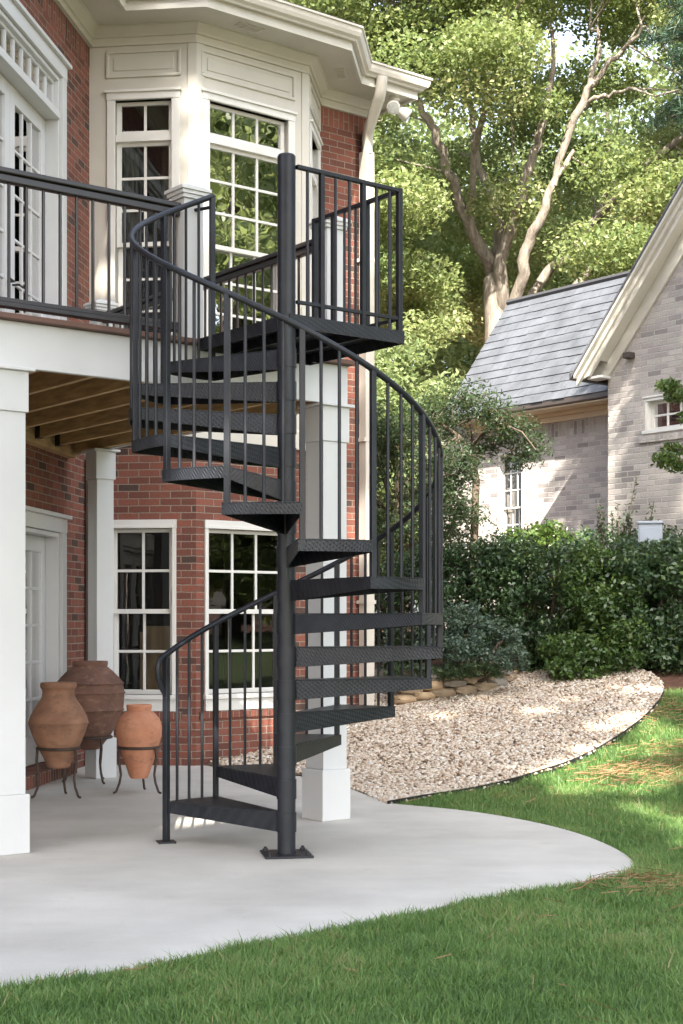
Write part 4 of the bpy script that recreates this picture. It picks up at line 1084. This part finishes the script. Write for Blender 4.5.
# --- trees behind it
def far_tree(px, y, top, wid, label, n=26000, leafs=.20, mat='leaf_back', low=1.5):
    X = at(px, y); root = thing('background_tree', (X, y, 1.3), label, 'tree', 'trees standing behind the big forked tree')
    nc = 70; d = unit(RNG.normal(size=(nc, 3))) * RNG.uniform(.25, 1, (nc, 1)) ** .5
    cz = (top + low) / 2; cen = np.stack([X + d[:, 0] * wid, y + d[:, 1] * wid * .7, cz + d[:, 2] * (top - low) / 2], 1)
    P, ci = clump(cen, RNG.uniform(1.2, 2.1, nc) * wid / 5, n, .75, .4)
    vr = np.clip(RNG.normal(.5, .22, len(P)) + RNG.normal(0, .15, nc)[ci], 0, 1)
    tp = [([Vector((X, y, .9)), Vector((X + .2, y, cz)), Vector((X - .1, y, top - 1))], [.4, .26, .06])]
    for c in cen[::4]: tp.append(([Vector((X + .1, y, max(2, c[2] - 2))), Vector((*c[:2], c[2]))], [.1, .03]))
    tree_parts(root, tp, P, leafs, M['bark_dark'], M[mat], .5, .65, 7, var=vr)
far_tree(352, 44, 17.5, 6.0, 'leafy tree seen just right of the brick house eave', 60000)
far_tree(480, 50, 19, 7.0, 'leafy tree behind the fork of the big pale limbs', 60000)
far_tree(610, 47, 19, 7.0, 'leafy tree seen above the slate ridge and gable', 60000)
far_tree(740, 42, 18, 6.5, 'leafy tree behind the steep gable at right', 40000)
def near_tree(px, y, top, wid, low, label, n, leafs, mat, cat='tree', name='small_tree', flat=.7, nc=40, crad=(.35, .6)):
    X = at(px, y); z0 = float(terrain(X, y)); root = thing(name, (X, y, z0), label, cat)
    d = unit(RNG.normal(size=(nc, 3))) * RNG.uniform(.2, 1, (nc, 1)) ** .45
    cz = (top + low) / 2; cen = np.stack([X + d[:, 0] * wid, y + d[:, 1] * wid * .8, cz + d[:, 2] * (top - low) / 2], 1)
    P, ci = clump(cen, RNG.uniform(*crad, nc), n, flat, .5)
    tp = [([Vector((X, y, z0 - .1)), Vector((X + .05, y, (z0 + cz) / 2)), Vector((X, y, cz))], [.07, .06, .045])]
    for c in cen: tp.append(([Vector((X, y, max(z0 + .4, min(cz, c[2] - .5)))), Vector(c)], [.02, .008]))
    vr = np.clip(RNG.normal(.5, .22, len(P)) + RNG.normal(0, .15, nc)[ci], 0, 1)
    tree_parts(root, tp, P, leafs, M['bark_dark'], M[mat], .4, .5, 6, var=vr)
    return root
near_tree(405, 25, 6.6, 1.9, 2.2, 'yellow green tree filling the gap between downpipe and slate roof', 22000, .12, 'leaf_back', crad=(.45, .8))
near_tree(398, 19.8, 4.5, .75, .8, 'tall dark evergreen shrub seen through the right side of the stair', 15000, .07, 'leaf_olive', 'shrub', 'tall_shrub')
# --- leaning small tree before the wing
sx0, sy0 = at(474, 18.9), 18.9; st = thing('garden_tree', (sx0, sy0, .8), 'slim leaning tree with dark leaves before the pale wing window', 'tree')
paths = [([wpx(474, 590, 18.9), wpx(474, 540, 18.9), wpx(476, 480, 18.9), wpx(470, 448, 18.9)], [.06, .055, .05, .04]),
         ([wpx(471, 452, 18.9), wpx(458, 436, 18.6), wpx(436, 420, 18.5)], [.035, .03, .015]),
         ([wpx(470, 450, 18.9), wpx(480, 436, 18.6), wpx(500, 423, 18.3), wpx(522, 432, 18.1), wpx(536, 450, 18.0)], [.026, .020, .015, .011, .006]),
         ([wpx(474, 445, 18.9), wpx(470, 420, 18.9), wpx(462, 395, 18.9)], [.03, .02, .01])]
cpx = [(436, 412, 13), (452, 400, 14), (470, 398, 13), (488, 408, 12), (503, 418, 12), (519, 430, 12), (531, 446, 11), (522, 455, 10), (500, 436, 10), (452, 428, 12), (438, 450, 13), (450, 475, 13), (440, 500, 13), (458, 505, 11), (472, 515, 9), (446, 528, 13), (430, 480, 12), (425, 425, 12), (484, 448, 8), (468, 470, 8), (420, 520, 13), (463, 455, 9)]
cen = np.array([list(wpx(a, b, 18.5 + RNG.normal(0, .25))) for a, b, r in cpx]); rd = np.array([r for *_, r in cpx]) * 18.5 / F * 1.3
for c in cen:
    lp2 = [q for P2, _ in paths[:4] for q in P2]; s_ = min(lp2, key=lambda q: (q - Vector(c)).length); paths.append(([s_, Vector(c)], [.010, .005]))
P1, ci = clump(cen, rd * 1.75, 8500, .75, .42); P2_ = []
for c, r_ in zip(cen, rd):                           # loose drooping sprays round each cluster
    for k in range(9):
        d = unit(RNG.normal(size=(1, 3)))[0]; d[2] = d[2] * .4 - .15; L_ = r_ * RNG.uniform(1.2, 2.6); q = c + d * L_
        paths.append(([Vector(c), Vector(c + d * L_ * .5 + np.array([0, 0, .03])), Vector(q)], [.005, .004, .002]))
        t = RNG.uniform(.3, 1, (24, 1)); P2_.append(c + d * L_ * t + RNG.normal(0, .022, (24, 3)) - np.array([0, 0, .05]) * t ** 2)
P = np.concatenate([P1] + P2_); vr = np.clip(RNG.normal(.45, .25, len(P)), 0, 1)
tree_parts(st, paths, P, .052, M['bark_dark'], M['leaf_olive'], .3, .45, 7, var=vr)
# --- hedge shrubs
def shrub(name, boxes, n, size, mat, label, group=None, cat='shrub', up=.25, stems=5, cr=1.0):
    """boxes: list of (px, y, halfwidth m, depth m, z0, z1)"""
    X0, Y0 = at(boxes[0][0], boxes[0][1]), boxes[0][1]; z0 = float(terrain(X0, Y0))
    root = thing(name, (X0, Y0, z0), label, cat, group); cen = []; rad = []
    for (px, y, hw, dp, a, b) in boxes:
        k = int(26 + 150 * (hw * (b - a) + hw * dp)); X = at(px, y)
        d = unit(RNG.normal(size=(k, 3))); d = np.sign(d) * np.abs(d) ** .75; d = d / np.maximum(np.max(np.abs(d), 1, keepdims=True), .8)
        d = d * RNG.uniform(.55, 1, (k, 1)) ** .5
        cen.append(np.stack([X + d[:, 0] * hw, y + d[:, 1] * dp, (a + b) / 2 + d[:, 2] * (b - a) / 2], 1)); rad.append(RNG.uniform(.10, .21, k) * cr)
    cen = np.concatenate(cen); rad = np.concatenate(rad); P, ci = clump(cen, rad, n, .75, .5)
    O = unit(P - cen[ci]) * .7; tone = RNG.normal(0, .14, len(cen))[ci]
    m = MB()
    for i in range(stems):
        b = boxes[i % len(boxes)]; X = at(b[0], b[1]) + random.uniform(-.4, .4) * b[2]
        m.tube([(X0, Y0, z0 - .05), ((X0 + X) / 2, (Y0 + b[1]) / 2, z0 + .12), (X + random.uniform(-.1, .1), b[1], (b[4] + b[5]) / 2), (X + random.uniform(-.3, .3) * b[2], b[1], b[5] - .15)], [.025, .022, .02, .008], 6)
    if stems: m.build('stem', M['bark_dark'], root, smooth=60)
    leaves('foliage', P, size, M[mat], root, up, .5, np.clip(RNG.normal(.42, .25, len(P)) + tone, 0, 1), 0, O)
HG = 'shrubs of the dark green hedge'
def zz(px, py, y): return zat(py, y)
shrub('hedge_shrub', [(468, 18.0, .62, .5, .75, 2.34), (430, 18.4, .5, .5, .7, 2.25)], 22000, .062, 'leaf_hedge', 'dark hedge shrub at the left end, beneath the slim leaning tree', HG)
shrub('hedge_shrub', [(548, 17.7, .58, .55, .85, 2.31), (508, 17.9, .4, .5, .8, 2.33)], 22000, .062, 'leaf_hedge', 'dark hedge shrub below the tall narrow wing window', HG)
shrub('hedge_shrub', [(668, 17.2, .62, .6, .88, 2.29), (716, 17.0, .6, .6, .9, 2.29), (638, 17.4, .3, .5, .9, 2.27)], 30000, .068, 'leaf_hedge', 'glossy dark hedge shrub at the right, below the utility box', HG)
shrub('hedge_shrub', [(600, 17.15, .36, .42, .9, 2.22), (612, 16.9, .3, .3, .9, 1.8), (578, 16.75, .28, .25, .8, 1.2)], 17000, .064, 'leaf_mid', 'lighter green shrub bulging from the middle of the hedge', HG)
shrub('ivy_bank', [(600, 19.2, 1.1, .3, 1.2, 2.60), (690, 18.6, .8, .3, 1.2, 2.56), (530, 19.6, .7, .3, 1.2, 2.58)], 15000, .06, 'leaf_hedge', 'low clipped evergreen strip against the pale brick wall', None, 'shrub')
shrub('low_shrub', [(452, 16.9, .30, .25, 1.05, 1.62), (474, 16.7, .26, .25, 1.0, 1.44), (496, 16.4, .24, .22, .98, 1.34), (512, 16.1, .13, .16, .90, 1.10), (462, 16.3, .22, .2, .98, 1.18), (438, 16.8, .22, .2, 1.0, 1.5)], 9000, .05, 'leaf_blue', 'low feathery bluish shrub spilling over the stone edging', None, 'shrub', .6, 6, .55)
shrub('fresh_shrub', [(540, 18.9, .34, .3, 1.25, 2.62)], 3500, .08, 'leaf_light', 'small bright yellow green shrub between hedge and wing window', None, 'shrub')
shrub('ground_cover', [(430, 16.3, .45, .3, .80, .90), (470, 16.2, .3, .25, .82, .92)], 5000, .04, 'leaf_olive', 'mossy low ground cover inside the stone edged bed', None, 'ground cover', .4, 0, .4)
# upright shrub with spires
ux, uy = at(622, 18.3), 18.3; us_ = thing('spire_shrub', (ux, uy, 1.2), 'upright shrub with tall pointed shoots beside the utility box', 'shrub')
P = []; m = MB()
for i in range(15):
    a = random.uniform(-.32, .36); tip = Vector((ux + a * 1.35, uy + random.uniform(-.2, .2), random.uniform(2.6, 3.02) - abs(a) * .35)); bs_ = Vector((ux + a * .5, uy, 1.5))
    if i == 0: tip = Vector((ux + .18, uy, 3.2))
    m.tube([bs_, (bs_ + tip) / 2, tip], [.012, .009, .004], 5)
    for k in range(110):
        t = random.random(); w = .075 * (1 - t) + .02; q = bs_.lerp(tip, t); P.append((q.x + random.gauss(0, w), q.y + random.gauss(0, w), q.z))
m.build('stem', M['bark_dark'], us_); leaves('foliage', np.array(P), .06, M['leaf_olive'], us_, .2, .4)
# utility box
bx_, by_ = at(650, 18.0), 18.0; ub = thing('utility_box', (bx_, by_, 1.3), 'blue grey metal utility box rising above the right hedge', 'utility box')
fr = Fr((bx_, by_), (1, -.25)); m = MB(); m.box(fr, -.145, .145, -.25, .0, 1.1, 2.60); m.build('cabinet', M['box'], ub, bevel=.012)
m = MB(); m.box(fr, -.16, .16, -.27, .02, 2.60, 2.635); m.build('lid', M['box'], ub, bevel=.01)
m = MB(); m.box(fr, -.125, .125, .0, .008, 1.5, 2.55); d_ = m.build('door', M['box'], ub, bevel=.004)
m = MB(); m.box(fr, .07, .09, .008, .025, 2.1, 2.2); m.build('handle', M['hanger'], d_)
# evergreen branches entering at the right edge
hx, hy = at(735, 12.6), 12.6; hz = float(terrain(hx, hy)); hl = thing('holly_bush', (hx, hy, hz), 'evergreen bush whose glossy twigs enter at the right edge', 'bush')
paths = [([Vector((hx, hy, hz - .1)), Vector((hx + .05, hy, 2.2)), Vector((hx, hy, 4.0))], [.06, .05, .02])]; cen = []
for (px, py) in [(668, 386), (676, 396), (664, 460), (672, 450), (680, 466), (700, 440), (720, 420), (700, 390), (740, 400), (730, 470), (760, 440), (690, 418), (720, 520), (750, 540), (716, 350), (745, 330)]:
    c = wpx(px, py, 12.5 + random.uniform(-.15, .3)); paths.append(([Vector((hx, hy, c.z - .25)), (Vector((hx, hy, c.z)) + c) / 2, c], [.018, .012, .005])); cen.append(c)
P, ci = clump(np.array([list(c) for c in cen]), .12, 3600, .6, .6); tree_parts(hl, paths, P, .055, M['bark_dark'], M['leaf_light'], .4, .45, 6)
# pine at the top right
px_, py_ = at(790, 17), 17.0; pn_ = thing('pine_tree', (px_, py_, 1.1), 'dark green pine whose needled boughs hang in the top right corner', 'tree')
paths = [([Vector((px_, py_, .6)), Vector((px_, py_, 5)), Vector((px_ + .1, py_, 12))], [.22, .18, .08])]; P = []; cen = []
for (a, b) in [(668, 8), (676, 30), (664, 44), (672, 62), (686, 20), (700, 50), (690, 85), (672, 112), (668, 118), (684, 116), (700, 110), (700, -20), (685, -40), (730, 80), (740, 10), (740, -60)]:
    c = wpx(a, b, 16.6 + random.uniform(-.3, .5)); s_ = Vector((px_, py_, c.z + .5)); paths.append(([s_, (s_ + c) / 2 + Vector((0, 0, .05)), c], [.035, .022, .008]))
    for k in range(9):
        q = s_.lerp(c, .45 + .55 * k / 8); cen.append(q + Vector(RNG.normal(0, .07, 3)))
P, ci = clump(np.array([list(c) for c in cen]), .2, 16000, .55, .6)
m = MB()
for pts, rs in paths: m.tube(pts, rs, 7)
m.build('trunk', M['bark_dark'], pn_, smooth=60); leaves('needles', P, .16, M['needle'], pn_, .3, .07)
# edging stones
k = 0; stone_names = ['first', 'second']
rl = spline(rock_line, 5)
tot = sum(math.dist(rl[i], rl[i + 1]) for i in range(len(rl) - 1)); N = 13
def along(t):
    d = t * tot
    for i in range(len(rl) - 1):
        s = math.dist(rl[i], rl[i + 1])
        if d <= s: return tuple(rl[i][j] + (rl[i + 1][j] - rl[i][j]) * d / s for j in (0, 1))
        d -= s
    return rl[-1]
def rock(x, y, z, sx, sy, sz, rot, mat):
    bm = bmesh.new(); bmesh.ops.create_icosphere(bm, subdivisions=3, radius=1)
    ph = [random.uniform(0, 6) for _ in range(6)]
    for v in bm.verts:
        c = v.co; q = max(abs(c.x), abs(c.y), abs(c.z)); c /= q ** .75
        k = 1 + .10 * math.sin(3 * c.x + ph[0]) * math.cos(2.5 * c.y + ph[1]) + .07 * math.sin(5 * c.y + ph[2] + 3 * c.z) + .04 * math.sin(9 * c.x + ph[3])
        c *= k
    bmesh.ops.scale(bm, vec=(sx, sy, sz), verts=bm.verts); bmesh.ops.rotate(bm, matrix=Matrix.Rotation(rot, 3, 'Z') @ Matrix.Rotation(random.uniform(-.12, .12), 3, 'X'), verts=bm.verts)
    me = bpy.data.meshes.new('edging_stone'); bm.to_mesh(me); bm.free(); me.materials.append(mat)
    me.polygons.foreach_set('use_smooth', [True] * len(me.polygons)); me.set_sharp_from_angle(angle=R(35))
    o = bpy.data.objects.new('edging_stone', me); COL.objects.link(o); o.location = (x, y, z); return o
bed_back = [(p[0] - .02, p[1] + .10) for p in rl]
bed = bed_back + [(bed_back[-1][0] - .1, bed_back[-1][1] + 1.2), (at(430, 17.4), 17.4), (at(392, 17.2), 17.2)]
sheet('planting_bed', bed, M['mulch'], .25, .3)
for row, (cnt, zoff, back) in enumerate(((10, .05, 0.0), (9, .135, .03), (8, .215, .06))):
    for i in range(cnt):
        t = (i + .5 + .35 * (row % 2)) / (cnt + .35 * (row % 2)); p = along(min(t, .995)); q = along(min(1, t + .02)); ang = math.atan2(q[1] - p[1], q[0] - p[0] + 1e-6)
        ln = tot / cnt * random.uniform(.46, .64); h = random.uniform(.042, .056)
        x_, y_ = p[0] - back * .4, p[1] + back
        o = rock(x_, y_, float(terrain(x_, y_)) + zoff, ln, random.uniform(.10, .15), h, ang + random.uniform(-.15, .15), random.choice([M['rock'], M['rock'], M['rock2'], M['rock3']]))
        tag(o, *(('tan and grey fieldstone in the bottom course of the planting bed edge', 'stone', 'bottom course of the planting bed edge'),
                 ('tan and grey fieldstone in the middle course of the planting bed edge', 'stone', 'middle course of the planting bed edge'),
                 ('tan and grey capping fieldstone on top of the planting bed edge', 'stone', 'capping course of the planting bed edge'))[row])
# ================================================================== TREES BEHIND AND BESIDE THE VIEWER (shade, dapples and window reflections)
lit = []                                             # places the photo shows in sun: (x, y, z, radius)
def lpx(px, py, r): q = ground_at(px, py); lit.append((q[0], q[1], float(terrain(*q)), r))
for a, b, r in [(580, 785, .30), (565, 792, .25), (620, 768, .30), (655, 750, .32), (600, 730, .22), (640, 700, .25), (615, 690, .22), (570, 700, .2), (540, 712, .16), (660, 730, .3), (440, 716, .18), (480, 700, .12), (676, 690, .3), (520, 740, .12), (670, 775, .3), (640, 720, .45), (600, 750, .4), (670, 735, .45), (590, 770, .4), (635, 690, .25), (545, 775, .22), (640, 790, .3)]: lpx(a, b, r)
def lfr(fr, u, n, z, r): p = fr.p(u, n, z); lit.append((*p, r))
for z in (5.3, 5.7, 6.1, 6.5): lfr(frF, -.02 + (6.5 - z) * .05, .03, z, .20)
lfr(frL, LL - .25, .03, 6.85, .16); lfr(frL, LL - .55, .03, 6.85, .16); lfr(frL, .1, .02, 5.2, .18); lfr(frL, .16, .02, 4.7, .2)
for z in (3.6, 4.1, 4.6, 5.1, 5.6, 6.1, 6.5): lfr(frE, LE - .12 - max(0, (6.1 - z)) * .1, .02, z, .22)
for z in (2.2, 2.6): lfr(frE, LE - .2, .02, z, .2)
for (u, z) in ((.2, .45), (.5, .5), (.9, .35), (.3, .2), (1.1, .5)): lfr(frF, u, .02, z, .22)
for b in range(-60, -5, 9):
    p = sp(b, RB); lit.append((p[0], p[1], .62 + .004 * (b + 60), .13)); lit.append((p[0], p[1], .9, .10))
for (b, z) in ((195, 2.05), (205, 2.15), (215, 2.3), (224, 2.45)): p = sp(b, RB); lit.append((*p, z, .13)); lit.append((*p, z + .3, .1))
lit.append((PC[0], PC[1], 1.38, .09)); lit.append((at(139, 12.05), 12.0, .62, .16))
# neighbour house and the trees stay in the sun
for u in (1.0, 1.6, 2.2, 2.8, 3.3):
    for z in (2.6, 3.2, 3.8, 4.3): lit.append((*frW.p(u, 0, z), .55))
for u in (-.3, .5, 1.2, 2.0, 2.8):
    for t in (.15, .55, .9):
        if (u, t) not in ((.5, .55), (2.0, .15), (1.2, .9)): lit.append((*frW.p(u, .46 - 1.44 * t, 4.63 + 2 * t), .36))
for u in (.3, .8, 1.3, 1.8): lit.append((*frG.p(u, .25, roofline(u) - .3), .33))
lit.append((*frG.p(.35, 0, 4.0), .2)); lit.append((*frG.p(.15, 0, 2.9), .16))
lit = np.array(lit)
def drop_lit(P):  # cuts gaps in the unseen crowns so sun reaches the lit places
    keep = np.ones(len(P), bool)
    e1 = P[:, 0] - S3[0] / S3[2] * P[:, 2]; e2 = .667 * P[:, 1] + .743 * P[:, 2]
    keep &= ~((e2 > 14.2) & (e1 > .45) & (e1 < 3.45))
    for q in lit:
        d = P - q[:3]; a = d @ S3; perp = np.linalg.norm(d - a[:, None] * S3, axis=1)
        keep &= ~((perp < q[3] * RNG.uniform(.55, 1.35, len(P))) & (a > 0))
    return P[keep]
def plug(y0):  # extra crown leaves added along the sun rays to shade the patio
    out = []
    for px in range(-40, 640, 55):
        for py in (770, 800, 840, 880, 930, 985, 1020):
            if 120 < px < 270 and py < 830: continue
            if px > 560 and py < 860: continue
            x, y = flat_px(px, py)
            for k in range(26):
                t = (y - y0 + RNG.normal(0, 1.2)) / -S3[1]; out.append(np.array([x, y, 0]) + S3 * t + RNG.normal(0, .28, 3))
    return np.array(out)
def shade_tree(x, y, z0, z1, wx, wy, n, leafs, label, name='shade_tree', mat='leaf_shade', carve=True, nc=120, cr=(.7, 1.2)):
    zg = float(terrain(x, y)); root = thing(name, (x, y, zg), label, 'tree')
    d = unit(RNG.normal(size=(nc, 3))) * RNG.uniform(.1, 1, (nc, 1)) ** .4
    cen = np.stack([x + d[:, 0] * wx, y + d[:, 1] * wy, (z0 + z1) / 2 + d[:, 2] * (z1 - z0) / 2], 1)
    P, ci = clump(cen, RNG.uniform(*cr, nc), n, .8, .5)
    if carve == 'plug': P = np.concatenate([P, plug(y)])
    if carve: P = drop_lit(P)
    tp = [([Vector((x, y, zg - .2)), Vector((x, y, z0 + 2)), Vector((x, y, z1 - 1))], [.38, .3, .06])]
    tree_parts(root, tp, P, leafs, M['bark_dark'], M[mat], .3, .7, 7)
shade_tree(-0.5, -6.0, 4.5, 28.5, 4.6, 3.2, 105000, .30, 'tall shade tree standing behind the viewer', nc=300, carve='plug')
shade_tree(5.6, -5.0, 7.5, 26.0, 2.2, 2.6, 34000, .30, 'lower shade tree behind the viewer at right', nc=60)
shade_tree(-6.2, -5.0, 5.0, 19.0, 3.0, 3.0, 26000, .32, 'shade tree behind the viewer at left', nc=80)
shade_tree(15.5, 9.2, .3, 15.5, 4.5, 3.6, 60000, .17, 'sunlit tree beyond the right end of the lawn', mat='leaf_back', carve=False)
shade_tree(25.0, 6.5, .3, 19.5, 6, 5.5, 60000, .24, 'broad sunlit tree at the far right of the garden', mat='leaf_back', carve=False)
shade_tree(19.0, 14.0, .3, 17.0, 4.5, 4.5, 50000, .2, 'tall sunlit tree far to the right of the lawn', mat='leaf_back', carve=False)

# ================================================================== CAMERA, LIGHT, WORLD
cam = bpy.data.cameras.new('camera'); co = bpy.data.objects.new('camera', cam); COL.objects.link(co)
co.location = (0, 0, CAMZ); co.rotation_euler = (R(90), 0, 0)
cam.sensor_fit = 'AUTO'; cam.sensor_width = 36.0; cam.lens = 36.0 * F / 1024
cam.shift_y = (HY - 512) / 1024; cam.shift_x = 0.0
cam.clip_start = 0.05; cam.clip_end = 1000
scene.camera = co
sun = bpy.data.lights.new('sun', 'SUN'); so = bpy.data.objects.new('sun', sun); COL.objects.link(so)
sun.energy = 5.0; sun.angle = R(0.53); sun.color = (1.0, 0.93, 0.82)
so.rotation_euler = Vector(-S3).to_track_quat('-Z', 'Y').to_euler()
w = bpy.data.worlds.new('World'); scene.world = w; w.use_nodes = True; nt = w.node_tree
sky = nt.nodes.new('ShaderNodeTexSky'); sky.sky_type = 'NISHITA'; sky.sun_disc = False
sky.sun_elevation = SUN_E; sky.sun_rotation = SUN_B; sky.air_density = 1.0; sky.dust_density = 3.0; sky.ozone_density = 0.6
bg = nt.nodes['Background']; bg.inputs['Strength'].default_value = 0.15
hs = nt.nodes.new('ShaderNodeHueSaturation'); hs.inputs['Saturation'].default_value = 0.62; hs.inputs['Value'].default_value = 1.06
nt.links.new(sky.outputs[0], hs.inputs['Color']); nt.links.new(hs.outputs[0], bg.inputs['Color'])
vs = scene.view_settings; scene.display_settings.display_device = 'sRGB'
vs.view_transform = 'Standard'; vs.look = 'None'; vs.gamma = 1.0; vs.exposure = 2.1
scene.cycles.max_bounces = 8; scene.cycles.transparent_max_bounces = 12
scene.cycles.use_denoising = True
